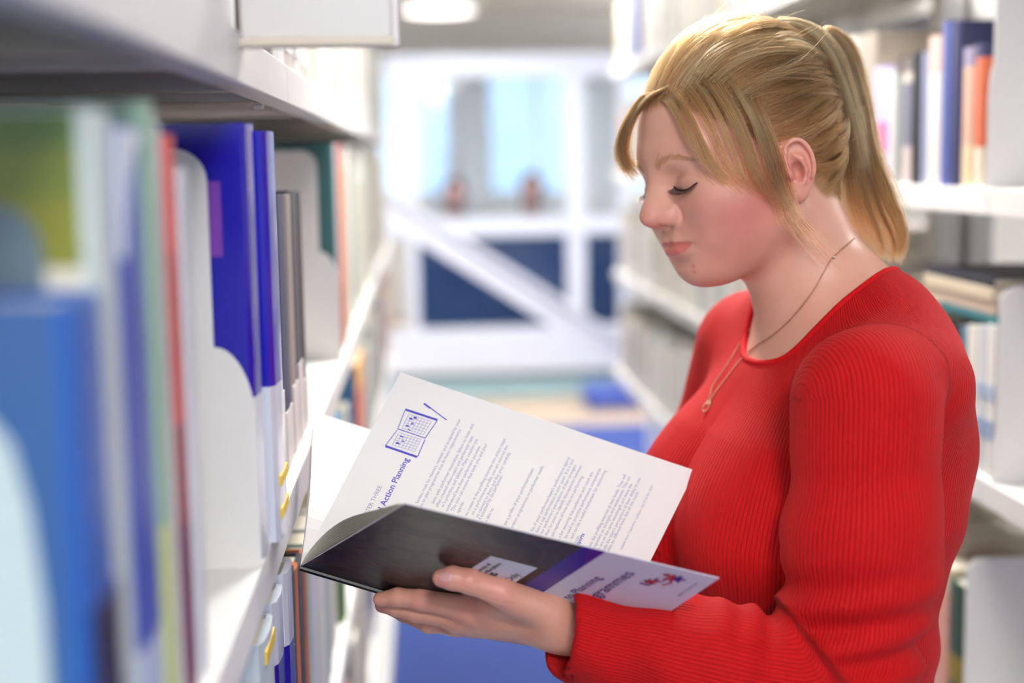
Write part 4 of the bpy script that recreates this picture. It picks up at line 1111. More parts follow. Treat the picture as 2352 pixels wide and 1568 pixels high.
# ---------------------------------------------------------------- the open book
BS0, BS1 = W(690, 1301, 1.166), W(1385, 1508, 1.182)
BC0, BC1 = W(930, 1157, 1.005), W(1652, 1328, 1.020)         # fore-edge of the front cover
BP0, BP1 = W(920, 855, 1.232), W(1597, 1080, 1.248)          # fore-edge of the lifted leaf
BK0, BK1 = W(722, 945, 1.300), W(1405, 1165, 1.318)          # fore-edge of the rest of the leaves
book_c = (BS0 + BS1) / 2
hb_root = tag(empty('open_book', tuple(book_c)), 'open book with a dark photo cover and white printed leaf in her hands', 'book')
def patch(O0, O1, bulge=0.0, skew=0.0, base=0.0, side=None):
    n = np.cross(BS1 - BS0, (O0 + O1) / 2 - BS0); n /= np.linalg.norm(n)
    if side is not None and n.dot(side) < 0: n = -n
    def f(u, v):
        u = np.asarray(u, float); v = np.asarray(v, float)
        s = BS0 * (1 - u)[..., None] + BS1 * u[..., None]; o = O0 * (1 - u)[..., None] + O1 * u[..., None]
        w = v[..., None]
        return s * (1 - w) + o * w + n * (bulge * np.sin(np.pi * w ** (0.7)) + base + skew * np.sin(2 * np.pi * w))
    f.n = n
    return f
UPV = np.array([0, 0, 1.0]); TOC = CAM - book_c; TOC /= np.linalg.norm(TOC)
P_PAGE = patch(BP0, BP1, 0.0, 0.0, 0.0, TOC)
P_COVER = patch(BC0, BC1, 0.0, 0.0, 0.0, TOC)
def sheet(name, fn, thick, material, parent, nu=14, nv=14, u0=0.0, u1=1.0, v0=0.0, v1=1.0):
    us = np.linspace(u0, u1, nu); vs = np.linspace(v0, v1, nv); U, V = np.meshgrid(us, vs, indexing='ij')
    top = fn(U, V).reshape(-1, 3); bot = top - fn.n * thick; N = nu * nv; f = []
    for i in range(nu - 1):
        for j in range(nv - 1):
            a, b, c, d = i * nv + j, (i + 1) * nv + j, (i + 1) * nv + j + 1, i * nv + j + 1
            f += [(a, b, c, d), (N + d, N + c, N + b, N + a)]
    rim = [i * nv for i in range(nu)] + [(nu - 1) * nv + j for j in range(1, nv)] + [i * nv + nv - 1 for i in range(nu - 2, -1, -1)] + [j for j in range(nv - 2, 0, -1)]
    for k in range(len(rim)):
        a, b = rim[k], rim[(k + 1) % len(rim)]; f.append((b, a, N + a, N + b))
    return mesh_obj(name, np.vstack([top, bot]) - book_c, f, material, parent, False)
M_PAPER = mat('paper_white', (240, 238, 236), 0.75, 0.2, 0.03, 40)
M_PAPER2 = mat('paper_cream', (238, 232, 218), 0.8, 0.2, 0.05, 60)
leaf = sheet('lifted_leaf', P_PAGE, 0.00012, M_PAPER, hb_root, 20, 20, 0, 1, 0.004, 1)
# leaves lying with the front cover
for k in range(9):
    fn = patch(BC0 * (1 - 0.012 * k) + BS0 * 0.012 * k, BC1 * (1 - 0.012 * k) + BS1 * 0.012 * k, 0.0035 + 0.0016 * k, 0.0012, 0.0006 + 0.0006 * k, UPV + 0.5 * (BP0 - BS0) / 0.2)
    sheet('leaf', fn, 0.00012, M_PAPER2 if k < 8 else M_PAPER, hb_root, 10, 18)
# leaves lying with the back cover, curling away
for k in range(6):
    fn = patch(BK0, BK1, 0.017 - 0.0016 * k, 0.004, -0.0004 * k, TOC)
    sheet('leaf', fn, 0.00012, M_PAPER, hb_root, 10, 20)
fnb = patch(BK0, BK1, 0.017 - 0.0016 * 6, 0.004, -0.0030, TOC)
back = sheet('back_cover', fnb, 0.0005, mat('cover_white', (230, 230, 234), 0.3), hb_root, 10, 20)
# front cover: board with three printed zones
M_CWHITE = mat('cover_pale', (222, 220, 236), 0.3, 0.4)
def dark_photo():
    m = bpy.data.materials.new('cover_photo_print'); m.use_nodes = True; nt = m.node_tree; b = nt.nodes['Principled BSDF']
    b.inputs['Roughness'].default_value = 0.30; b.inputs['Specular IOR Level'].default_value = 0.3
    tc = nt.nodes.new('ShaderNodeTexCoord'); mp = nt.nodes.new('ShaderNodeMapping'); mp.inputs['Scale'].default_value = (24, 40, 44)
    n = nt.nodes.new('ShaderNodeTexNoise'); n.inputs['Scale'].default_value = 1.0; n.inputs['Detail'].default_value = 4; n.inputs['Distortion'].default_value = 1.0
    cr = nt.nodes.new('ShaderNodeValToRGB'); el = cr.color_ramp.elements
    for i, (p, c) in enumerate([(0.30, (14, 12, 14)), (0.46, (26, 22, 24)), (0.54, (62, 52, 46)), (0.60, (24, 26, 44)), (0.68, (86, 48, 44)), (0.78, (120, 104, 96))]):
        e = el[i] if i < 2 else el.new(p)
        e.position = p; e.color = srgb(c) + (1,)
    nt.links.new(tc.outputs['Object'], mp.inputs[0]); nt.links.new(mp.outputs[0], n.inputs['Vector']); nt.links.new(n.outputs['Fac'], cr.inputs[0]); nt.links.new(cr.outputs[0], b.inputs['Base Color'])
    return m
cover = sheet('front_cover', P_COVER, 0.0007, M_CWHITE, hb_root, 20, 12)
def lifted(fn, h):
    def g(u, v): return fn(u, v) + fn.n * h
    g.n = fn.n; return g
LC = lifted(P_COVER, 0.00022)
sheet('cover_photo', LC, 0.0002, dark_photo(), cover, 14, 12, 0.0, 0.565)
sheet('cover_band', LC, 0.0002, mat('cover_blue', (44, 34, 150), 0.25), cover, 14, 12, 0.565, 0.635)
SU_, SV_ = (0.385, 0.535), (0.26, 0.70)
sheet('label_sticker', lifted(P_COVER, 0.0005), 0.0002, mat('sticker_white', (226, 224, 236), 0.5), cover, 8, 8, *SU_, *SV_)
# spine
sp = MB().tube([tuple(BS0 - book_c - fnb.n * 0.0010), tuple(BS1 - book_c - fnb.n * 0.0010)], 0.0026, 8)
sp.build('spine', M_CWHITE, hb_root)
MB().tube([tuple(BS0 - book_c - fnb.n * 0.0010), tuple(BS0 * 0.435 + BS1 * 0.565 - book_c - fnb.n * 0.0010)], 0.0028, 8).build('spine_print', mat('spine_black', (16, 14, 16), 0.25), hb_root)

# ---- printing: text laid on a patch, x along v (spine to fore-edge), y down along u (head to tail)
W_PAGE = np.linalg.norm(BP0 - BS0); H_PAGE = np.linalg.norm(BS1 - BS0)
W_COV = np.linalg.norm(BC0 - BS0)
def glyphs(text, size, bold=0.0):
    cu = bpy.data.curves.new('t', 'FONT'); cu.body = text; cu.size = size; cu.resolution_u = 2; cu.offset = bold * size
    o = bpy.data.objects.new('t', cu); COL.objects.link(o)
    dg = bpy.context.evaluated_depsgraph_get(); dg.update()
    me = bpy.data.meshes.new_from_object(o.evaluated_get(dg))
    v = np.empty(len(me.vertices) * 3); me.vertices.foreach_get('co', v); v = v.reshape(-1, 3)
    f = [tuple(p.vertices) for p in me.polygons]
    bpy.data.objects.remove(o); bpy.data.curves.remove(cu); bpy.data.meshes.remove(me)
    return v, f
class Print:
    def __init__(s, fn, w, h, lift=0.00015): s.fn, s.w, s.h, s.lift, s.v, s.f = fn, w, h, lift, [], []
    def add(s, xy, f):
        n = sum(len(a) for a in s.v); xy = np.asarray(xy, float)
        s.v.append(s.fn(xy[:, 1] / s.h, xy[:, 0] / s.w) + s.fn.n * s.lift); s.f += [tuple(n + i for i in q) for q in f]
    def text(s, t, size, u, v0=None, v1=None, bold=0.0, track=1.0):
        """baseline at u, starting at v0 or ending at v1"""
        gv, gf = glyphs(t, size, bold); gv = gv.copy(); gv[:, 0] *= track; wd_ = gv[:, 0].max() if len(gv) else 0
        x = v0 * s.w if v0 is not None else v1 * s.w - wd_
        s.add(np.stack([x + gv[:, 0], u * s.h - gv[:, 1]], 1), gf)
    def line(s, a, b, w):
        a = np.array([a[1] * s.w, a[0] * s.h]); b = np.array([b[1] * s.w, b[0] * s.h]); d = b - a; L = np.linalg.norm(d); n = np.array([-d[1], d[0]]) / L * w / 2
        s.add(np.array([a - n, b - n, b + n, a + n]), [(0, 1, 2, 3)])
    def poly(s, p): s.add(np.array([[q[1] * s.w, q[0] * s.h] for q in p]), [tuple(range(len(p)))])
    def build(s, name, material, parent): return mesh_obj(name, np.vstack(s.v) - book_c, s.f, material, parent)
def puv(px, py, fn=None):
    """place on a patch of what the picture shows at a pixel"""
    fn = fn or P_PAGE; r = np.array([0.4, 0.5]); d = ray(px, py)
    def err(r):
        v = RC.T @ (fn(r[0], r[1]) - CAM); return np.array([CX - FPX * v[0] / v[2] - px, CY + FPX * v[1] / v[2] - py])
    for _ in range(12):
        e = err(r); J = np.stack([(err(r + h) - e) / 1e-4 for h in (np.array([1e-4, 0]), np.array([0, 1e-4]))], 1)
        r = r - np.linalg.solve(J, e)
    return r[0], r[1]
M_INK = mat('ink_grey', (158, 156, 190), 0.8); M_VIO = mat('ink_violet', (84, 74, 190), 0.7)
body = Print(P_PAGE, W_PAGE, H_PAGE)
for px, py, t in ((1059, 963, 'fective, must be relevant, realistic and accepted by your'), (1060, 986, 'ou to plan programmes that fit these requirements.'),
                  (1089, 975, 'lems with performer motivation, failure to listen and'), (1088, 1003, 'often created when coach and performer have'),
                  (1098, 1009, "er's priorities and abilities. Many coaches use"), (1104, 1026, 'understand how their performers perceive'), (1120, 1020, 'This tool can ensure that both you and your'),
                  (1058, 1150, 'agenda.'), (1163, 1007, 'ou create in the profiling exercise into action steps.'), (1168, 1024, 'on a performance profile, you are assured the'),
                  (1173, 1040, 're relevant to them and that your carefully'), (1156, 1092, 'd accepted by the performer.'), (1135, 1167, 'e able to:'),
                  (1227, 1077, 'ate a profile of your performers/team'), (1250, 1070, 'aration programmes on performer needs.'),
                  (1310, 1050, "file of your performer/team's performance against"), (1319, 1056, 'duce a top performance in your sport. It is a tool'), (1325, 1068, "our performers' perceptions of their strengths"),
                  (1337, 1070, 'then be used to identify discrepancies between'), (1340, 1093, 'perceptions of how they are performing.'),
                  (1363, 1085, 'e for ensuring that performer and coach are'), (1381, 1077, 'be used to prioritise performance components'), (1393, 1081, 'and can be a useful mechanism for monitoring'), (1317, 1224, 'goals.'),
                  (1439, 1091, 'lete the profiling exercise at two levels. They will'), (1449, 1095, 'erspective on strengths and weaknesses. This can'), (1453, 1112, 'am are on the same wavelength and share the'),
                  (1472, 1099, 'ntify the team\'s perceptions of their ability to use'), (1468, 1129, 'often be different from that of the coach.')):
    u, v = puv(px, py)
    if t == 'agenda.': u = puv(1120, 1020)[0] + 0.0175
    if t == 'goals.': u = puv(1393, 1081)[0] + 0.0180
    body.text(t, 0.0040, u, v1=v, track=0.92)
u, v = puv(1501, 1116); body.text('vailable from Coachwise 1st4sport (tel 0113-201 5555', 0.0031, u, v1=v, track=0.95)
u, v = puv(878, 1117); body.text('CHAPTER THREE', 0.0050, u, v1=v)
body.build('printed_text', M_INK, leaf)
head = Print(P_PAGE, W_PAGE, H_PAGE)
u, v = puv(940, 1054); head.text('ds and Action Planning', 0.0072, u, v1=v, bold=0.012)
head.build('printed_heading', M_VIO, leaf); head = Print(P_PAGE, W_PAGE, H_PAGE)
u, v = puv(1343, 1226); head.text('sports', 0.0044, u, v1=v, bold=0.02)
head.build('printed_subheading', M_VIO, leaf); head = Print(P_PAGE, W_PAGE, H_PAGE)
Z = lambda x, y: puv(800 + x / 3.919, 840 + y / 3.919)
for a, b, w in (((512, 392), (803, 488), 0.0020), ((335, 722), (620, 820), 0.0020), ((800, 492), (692, 650), 0.0007), ((510, 400), (448, 560), 0.0006), ((440, 565), (692, 650), 0.0008), ((440, 578), (333, 718), 0.0006), ((690, 664), (625, 815), 0.0007),
                ((735, 375), (885, 488), 0.0009), ((680, 338), (740, 382), 0.0016)):
    head.line(Z(*a), Z(*b), w)
for i in range(8):
    t = i / 7
    head.line(Z(545 + 205 * t, 435 + 65 * t), Z(482 + 195 * t, 560 + 60 * t), 0.00022); head.line(Z(455 + 200 * t, 600 + 62 * t), Z(395 + 200 * t, 710 + 62 * t), 0.00022)
for i in range(6):
    t = i / 5
    head.line(Z(545 - 63 * t, 435 + 125 * t), Z(750 - 73 * t, 500 + 120 * t), 0.00022); head.line(Z(455 - 60 * t, 600 + 110 * t), Z(655 - 60 * t, 662 + 110 * t), 0.00022)
for x, y, w, h in ((605, 466, 26, 20), (566, 474, 26, 18), (580, 518, 20, 16), (534, 538, 26, 14), (549, 574, 22, 12), (482, 634, 26, 14), (493, 676, 22, 12), (446, 694, 30, 18)):
    head.poly([Z(x - w / 2 - 3, y - h / 2), Z(x + w / 2, y - h / 2 + 6), Z(x + w / 2 - 3, y + h / 2 + 4), Z(x - w / 2 - 6, y + h / 2 - 4)])
head.build('printed_drawing', M_VIO, leaf)
# ghost header on the leaf behind
gh = Print(patch(BK0, BK1, 0.017, 0.004, 0.0, TOC), np.linalg.norm(BK0 - BS0), H_PAGE, 0.0003)
gh.text('CHAPTER THREE', 0.0042, 0.105, v0=0.42); gh.build('printed_text', mat('ink_faint', (196, 196, 208), 0.8), hb_root)
# cover printing
cp = Print(P_COVER, W_COV, H_PAGE, 0.0005)
cuv = lambda px, py: puv(px, py, P_COVER)
u, v = cuv(1384, 1326); cp.text('A Guide to Planning', 0.0112, u, v1=v, track=1.12); u, v = cuv(1460, 1316); cp.text('Programmes', 0.0150, u, v1=v, track=1.12)
u, v = cuv(1604, 1338); cp.text('sports coach UK', 0.0034, u, v1=v, track=1.3)
cp.build('printed_title', mat('ink_navy', (52, 36, 140), 0.4), cover)
lg = Print(P_COVER, W_COV, H_PAGE, 0.0006)
u, v = cuv(1490, 1344); lg.text('U', 0.0115, u, v0=v, bold=0.03, track=1.15)
def star(u, v, r, n=5, rot=0.3, inner=0.42):
    return [(u + r * (1 if k % 2 == 0 else inner) * math.cos(rot + math.pi * k / n), v + r * H_PAGE / W_COV * (1 if k % 2 == 0 else inner) * math.sin(rot + math.pi * k / n)) for k in range(2 * n)]
lg.poly(star(*cuv(1556, 1328), 0.030)); u, v = cuv(1518, 1338); lg.text('C', 0.0110, u, v0=v, track=1.15)
lg.build('logo_blue', mat('logo_blue', (50, 40, 150), 0.4), cover)
lr = Print(P_COVER, W_COV, H_PAGE, 0.0008)
u, v = cuv(1503, 1340); lr.text('K', 0.0115, u, v0=v, bold=0.03, track=1.15)
for (x0, y0), (x1, y1), w_ in (((1484, 1336), (1512, 1330), 0.0022), ((1524, 1330), (1545, 1322), 0.0026), ((1540, 1334), (1550, 1318), 0.0024), ((1524, 1317), (1540, 1320), 0.0036), ((1520, 1342), (1545, 1336), 0.0014)):
    lr.line(cuv(x0, y0), cuv(x1, y1), w_)
lr.build('logo_red', mat('logo_red', (196, 44, 56), 0.4), cover)
st_ = Print(lifted(P_COVER, 0.0005), W_COV, H_PAGE, 0.0003)
st_.text('University of', 0.0058, 0.416, v1=0.63, bold=0.01, track=1.05); st_.text('Hertfordshire', 0.0058, 0.438, v1=0.66, bold=0.01, track=1.05); st_.text('LIS', 0.0080, 0.466, v1=0.55, bold=0.03, track=1.2); st_.text('ence Only', 0.0092, 0.520, v1=0.60, track=1.05)
st_.build('label_print', mat('ink_black', (40, 36, 56), 0.6), cover)
# letters along the spine tail
sl = glyphs('T E N', 0.0062, 0.02)
sv, sf = sl
SD = (BS1 - BS0) / np.linalg.norm(BS1 - BS0); SU = TOC - SD * TOC.dot(SD); SU /= np.linalg.norm(SU); SN = np.cross(SD, SU); SN = SN if SN[2] > 0 else -SN
b0 = BS0 + (BS1 - BS0) * 0.77 + SU * 0.0022 - SN * 0.003
mesh_obj('spine_lettering', b0 + np.outer(sv[:, 0] * 1.4, SD) + np.outer(sv[:, 1], SN) - book_c, sf, mat('ink_black', (40, 36, 56)), hb_root)
# ---------------------------------------------------------------- hair
def hair_mat(name, cols, rough=0.32, radial=0.45):
    m = bpy.data.materials.new(name); m.use_nodes = True; nt = m.node_tree
    nt.nodes.remove(nt.nodes['Principled BSDF'])
    h = nt.nodes.new('ShaderNodeBsdfHairPrincipled'); h.parametrization = 'COLOR'
    h.inputs['Roughness'].default_value = rough; h.inputs['Radial Roughness'].default_value = radial
    h.inputs['Random Roughness'].default_value = 0.2
    hi = nt.nodes.new('ShaderNodeAttribute'); hi.attribute_name = 'shade'; cr = nt.nodes.new('ShaderNodeValToRGB'); el = cr.color_ramp.elements
    for i, c in enumerate(cols):
        e = el[i] if i < 2 else el.new(0.5)
        e.position = i / (len(cols) - 1); e.color = srgb(c) + (1,)
    nt.links.new(hi.outputs['Fac'], cr.inputs[0]); nt.links.new(cr.outputs[0], h.inputs['Color'])
    nt.links.new(h.outputs[0], nt.nodes['Material Output'].inputs[0])
    return m
M_HAIR = hair_mat('blond_hair', [(80, 46, 22), (142, 90, 46), (206, 150, 94)])
M_BROW = hair_mat('brow_hair', [(166, 118, 84), (186, 138, 104)])
M_LASH = hair_mat('lash_hair', [(34, 24, 22), (44, 32, 28)])
def hair_obj(name, strands, r0, r1, material, parent, shade=None):
    """strands: (N, K, 3) world points"""
    if isinstance(strands, list) and isinstance(strands[0], tuple):
        shade = np.array([q[1] for q in strands]); strands = [q[0] for q in strands]
    S = np.asarray(strands); N, K = S.shape[:2]
    if shade is None: shade = RNG.random(N)
    hc = bpy.data.hair_curves.new(name); hc.add_curves([K] * N)
    hc.position_data.foreach_set('vector', np.ascontiguousarray(toP(S.reshape(-1, 3)), np.float32).ravel())
    at = hc.attributes.get('radius') or hc.attributes.new('radius', 'FLOAT', 'POINT')
    at.data.foreach_set('value', np.tile(np.linspace(1, 0, K) ** 0.6 * (r0 - r1) + r1, N).astype(np.float32))
    sa = hc.attributes.new('shade', 'FLOAT', 'CURVE'); sa.data.foreach_set('value', np.clip(shade, 0, 1).astype(np.float32))
    hc.materials.append(material)
    o = bpy.data.objects.new(name, hc); link(o, parent); o['kind'] = 'stuff'
    return o
def guide(pts, n=16):
    """pts: (px, py, off) -> off<0.9: offset before the skin; else plain depth"""
    A = np.array(pts, float); near = A[:, 2] < 0.9; dep = A[:, 2].copy()
    if near.any():
        px, py = A[near, 0], A[near, 1]
        D = np.stack([(px - CX) / FPX, (CY - py) / FPX, -np.ones(len(px))], 1) @ RC.T
        t = np.full(len(px), 1.12); bt = t.copy(); bv = np.full(len(px), 9.0)
        for _ in range(34):
            v = skin_sd(CAM + D * t[:, None]); m = v < bv; bv[m] = v[m]; bt[m] = t[m]
            t = np.where((v > 5e-4) & (t < 1.45), t + np.maximum(v * 0.85, 1e-3), t)
        dep[near] = bt - A[near, 2]
    return spl([W(x, y, d) for x, y, d in zip(A[:, 0], A[:, 1], dep)], n)
def bundle(guides, n, jit=0.0012, wave=0.0008, tip=1.0, rng=RNG, clump=0.0, nclump=24, shrink=(0.75, 1.0), centres=None, tone=0.5, root=(0.0, 0.0)):
    G = np.array(guides); K = G.shape[1]; out = []
    t = np.linspace(0, 1, K)
    cu = np.sort(rng.uniform(0, len(G) - 1.0001, nclump)) if centres is None else np.array(centres, float)
    csh = np.clip(rng.normal(tone, 0.2, len(cu)), 0, 1); cr_ = rng.normal(0, 1, (len(cu), 3)) * 0.0016
    for _ in range(n):
        u = rng.uniform(0, len(G) - 1.0001) if centres is None else float(np.clip(rng.choice(centres) + rng.normal(0, 0.2), 0, len(G) - 1.0001))
        if clump > 0:
            ic = np.argmin(np.abs(cu - u)); c = cu[ic]; uu = u + (c - u) * clump * np.minimum(1, 1.4 * t)
        else: uu = np.full(K, u)
        i = np.clip(uu.astype(int), 0, len(G) - 2); w = (uu - i)[:, None]; kk = np.arange(K)
        s = G[i, kk] * (1 - w) + G[i + 1, kk] * w
        j = rng.normal(0, jit, 3); j2 = rng.normal(0, jit * 1.6 * tip, 3)
        ph = rng.uniform(0, 6.28, 3); fr = rng.uniform(1.0, 2.4)
        s = s + j * (0.4 + 0.6 * t[:, None]) + j2 * (t[:, None] ** 2) + wave * np.sin(t[:, None] * 6.28 * fr + ph) * t[:, None]
        if clump > 0: s = s + cr_[ic] * np.sin(t[:, None] * 2.6)
        e = shrink[0] + (shrink[1] - shrink[0]) * rng.random() ** 0.8
        b0 = rng.uniform(*root)
        s = np.stack([np.interp(b0 + t * (e - b0), t, s[:, a]) for a in range(3)], 1)
        out.append((s, (csh[ic] if clump > 0 else tone) + rng.normal(0, 0.16)))
    return out
def plane_hit(px, py, l=0.0):
    d = ray(px, py); n = HR[:, 1]; return CAM + d * ((HO - CAM).dot(n) + l) / d.dot(n)
def build_hair(Pskin):
    K = 13; rng = np.random.default_rng(11)
    # ---- combed scalp hair, gathered at the tie
    q = w2h(Pskin); hl = hairline(q)
    ear = ear_local(np.stack([q[:, 0], np.abs(q[:, 1]), q[:, 2]], 1), 1.0)
    ok = np.where((hl > 0.002) & ~((ear < 0.0035) & (np.abs(q[:, 1]) > 0.05)))[0]
    pick = ok[rng.integers(0, len(ok), 13500)]
    r = q[pick] + rng.normal(0, 0.0006, (len(pick), 3))
    C0 = np.array([-0.002, 0, 0.040]); A = np.array([0.0905, 0.0755, 0.0905])
    tie = w2h(plane_hit(1893, 205)[None])[0]
    def paths(r, lift, tiej):
        d0 = r - C0; r0 = np.linalg.norm(d0, axis=1, keepdims=True); d0 = d0 / r0
        e = tiej - C0; rE = np.linalg.norm(e, axis=1, keepdims=True); e = e / rE
        om = np.arccos(np.clip((d0 * e).sum(1), -0.999, 0.999))[:, None]
        out = []
        for t in np.linspace(0, 1, K):
            dd = (np.sin((1 - t) * om) * d0 + np.sin(t * om) * e) / np.sin(om)
            # gravity sag on the sides
            dd[:, 2] -= 0.10 * math.sin(math.pi * t) * np.clip(om[:, 0] - 0.7, 0, 1.2) * (np.abs(dd[:, 1]) > 0.2)
            dd /= np.linalg.norm(dd, axis=1, keepdims=True)
            el = 1 / np.sqrt(((dd / A) ** 2).sum(1, keepdims=True))
            g = min(1, t * 3.5); g = g * g * (3 - 2 * g)
            rad = r0 * (1 - g) + (el + lift * math.sin(math.pi * min(1, 0.15 + 0.85 * t)) ** 0.6) * g
            rad = rad * (1 - t ** 6) + rE * t ** 6
            out.append(C0 + dd * rad)
        return np.stack(out, 1)
    lift = (rng.random((len(r), 1)) ** 1.3) * 0.009 + 0.0015
    lift += 0.010 * np.clip((r[:, 2:3] - 0.06) / 0.06, 0, 1)         # volume over the crown
    tj = tie + rng.normal(0, 1, (len(r), 3)) * np.array([0.006, 0.010, 0.012])
    S = paths(r, lift, tj)
    cen = rng.choice(len(r), 420, replace=False); ci = np.empty(len(r), int)
    for s in range(0, len(r), 1500):
        ci[s:s + 1500] = cen[((r[s:s + 1500, None] - r[cen][None]) ** 2).sum(2).argmin(1)]
    t = np.linspace(0, 1, K)[None, :, None]
    S = S + (S[ci] - S) * (0.72 * np.sin(np.pi * np.clip(t, 0, 0.85)) ** 1.0)
    S = S + rng.normal(0, 0.0007, (len(r), 1, 3)) * t + 0.0007 * np.sin(t * rng.uniform(3, 12, (len(r), 1, 1)) + rng.uniform(0, 6, (len(r), 1, 3)))
    Sw = S @ HR.T + HO
    csh = np.clip(rng.normal(0.42, 0.24, len(r)), 0, 1)
    lowd = np.clip((r[:, 2] - 0.02) / 0.09, 0, 1)
    hair_obj('combed_hair', Sw, 0.00013, 0.00009, M_HAIR, person, 0.22 * (lowd - 0.5) + 0.62 * csh[ci] + 0.38 * rng.normal(0.45, 0.25, len(r)))
    # ---- fringe
    L = [guide(g) for g in (
        [(1515, 215, .004), (1470, 225, .012), (1437, 270, .014), (1416, 320, .014), (1420, 360, .010), (1448, 398, .004)],
        [(1528, 205, .004), (1478, 228, .014), (1445, 280, .016), (1428, 330, .014), (1432, 368, .010), (1458, 402, .004)],
        [(1540, 195, .004), (1492, 228, .014), (1458, 280, .014), (1442, 330, .010), (1444, 370, .006), (1466, 404, .003)])]
    B = bundle(L, 700, 0.0015, 0.0006, 1.3, rng, 0.6, 10, (0.85, 1.0), None, 0.62, (0.0, 0.16))
    R1 = [guide(g) for g in (
        [(1514, 226, -.001), (1535, 240, .006), (1560, 280, .009), (1588, 332, .008), (1622, 380, .006), (1690, 432, .004)],
        [(1528, 202, -.001), (1562, 222, .006), (1598, 280, .011), (1630, 345, .009), (1660, 395, .007), (1712, 440, .004)],
        [(1545, 176, -.001), (1592, 205, .006), (1638, 275, .011), (1668, 350, .011), (1690, 405, .008), (1742, 452, .004)],
        [(1572, 144, -.001), (1632, 190, .006), (1686, 275, .011), (1720, 360, .012), (1748, 425, .009), (1796, 468, .005)],
        [(1606, 110, -.001), (1676, 180, .006), (1735, 285, .011), (1768, 375, .012), (1790, 445, .011), (1826, 505, .007)])]
    B += bundle(R1, 560, 0.0013, 0.0010, 1.6, rng, 0.9, 11, (0.72, 1.0), [0.1, 0.35, 0.7, 1.0, 1.7, 2.5, 2.8, 3.05, 3.5, 3.95], 0.6, (0.0, 0.2))
    R2 = [guide(g, 16) for g in (
        [(1630, 92, -.001), (1706, 230, .006), (1752, 340, .011), (1778, 430, .010), (1806, 510, .010), (1868, 575, .012)],
        [(1645, 84, -.001), (1726, 230, .006), (1770, 340, .012), (1794, 430, .011), (1830, 520, .010), (1905, 600, .010)],
        [(1660, 78, -.001), (1742, 230, .006), (1786, 340, .012), (1806, 420, .011), (1838, 500, .010), (1912, 575, .012)])]
    B += bundle(R2, 260, 0.0015, 0.0012, 2.2, rng, 0.7, 7, (0.55, 1.0), None, 0.55, (0.05, 0.35))
    hair_obj('fringe', B, 0.00012, 0.00006, M_HAIR, person)
    # ---- ponytail
    def fam(dz):
        return [guide([(x, y, d + dz) for x, y, d in g], 18) for g in (
            [(1866, 130, 1.275), (1876, 96, 1.264), (1903, 175, 1.262), (1922, 300, 1.270), (1928, 420, 1.283), (1948, 515, 1.292), (2005, 580, 1.296)],
            [(1866, 125, 1.275), (1880, 86, 1.262), (1915, 155, 1.262), (1945, 290, 1.268), (1962, 420, 1.282), (1988, 520, 1.292), (2028, 592, 1.298)],
            [(1868, 120, 1.275), (1888, 78, 1.263), (1932, 138, 1.264), (1966, 270, 1.270), (1988, 400, 1.284), (2022, 500, 1.294), (2048, 596, 1.300)],
            [(1870, 115, 1.277), (1896, 72, 1.266), (1950, 118, 1.268), (1984, 240, 1.274), (2006, 370, 1.288), (2046, 478, 1.298), (2066, 598, 1.304)],
            [(1872, 110, 1.279), (1902, 68, 1.270), (1962, 108, 1.272), (1994, 215, 1.278), (2020, 360, 1.292), (2066, 468, 1.302), (2082, 575, 1.306)])]
    Pt = bundle(fam(0.0), 1300, 0.0018, 0.0014, 1.4, rng, 0.97, 15, (0.42, 1.0), None, 0.45) + bundle(fam(0.030), 1100, 0.0022, 0.0014, 1.4, rng, 0.97, 12, (0.5, 1.0), None, 0.3) + bundle(fam(0.015), 800, 0.0022, 0.0014, 1.4, rng, 0.95, 12, (0.45, 0.95), None, 0.3)
    # long loose tips of the tail
    tl = [guide(g, 18) for g in (
        [(1990, 215, 1.272), (2012, 330, 1.280), (2052, 430, 1.288), (2085, 530, 1.296), (2070, 600, 1.300)],
        [(1985, 240, 1.270), (2003, 350, 1.278), (2035, 450, 1.286), (2070, 540, 1.296), (2060, 602, 1.300)],
        [(1975, 250, 1.268), (1990, 360, 1.276), (2012, 460, 1.286), (2050, 550, 1.296), (2040, 600, 1.300)],
        [(1960, 260, 1.268), (1970, 370, 1.276), (1985, 460, 1.286), (2012, 545, 1.296), (2022, 592, 1.298)])]
    Pt += bundle(tl, 420, 0.0010, 0.0008, 1.2, rng, 0.96, 11, (0.9, 1.0))
    wr = [guide(g, 18) for g in (
        [(1775, 62, 1.256), (1822, 66, 1.250), (1862, 88, 1.248), (1898, 140, 1.250), (1925, 215, 1.256), (1950, 310, 1.266), (1960, 400, 1.276)],
        [(1782, 50, 1.258), (1832, 54, 1.250), (1876, 80, 1.246), (1915, 135, 1.248), (1942, 210, 1.255), (1966, 310, 1.265), (1980, 400, 1.276)],
        [(1790, 40, 1.262), (1842, 48, 1.254), (1892, 74, 1.252), (1934, 130, 1.254), (1958, 205, 1.260), (1980, 305, 1.268), (1996, 400, 1.278)])]
    Pt += bundle(wr, 800, 0.0013, 0.0006, 1.2, rng, 0.6, 8, (0.8, 1.0), None, 0.7)
    hair_obj('ponytail', Pt, 0.00013, 0.00007, M_HAIR, person)
    # ---- flyaways
    fl = []
    for _ in range(420):
        i = rng.integers(0, len(Sw)); s = Sw[i].copy(); k = rng.integers(1, K - 3)
        base = s[k]; n = base - h2w((0, 0, 0.04)); n /= np.linalg.norm(n); tg = s[k + 1] - s[k]; tg /= np.linalg.norm(tg) + 1e-9
        ln = rng.uniform(0.015, 0.05); cv = rng.normal(0, 0.4, 3); tt = np.linspace(0, 1, K)[:, None]
        dr = tg * rng.choice([1, 1, -0.6]) + n * rng.uniform(0.1, 0.55)
        fl.append(base + dr * ln * tt + (cv * 0.35 - 0.25 * n) * ln * tt ** 2)
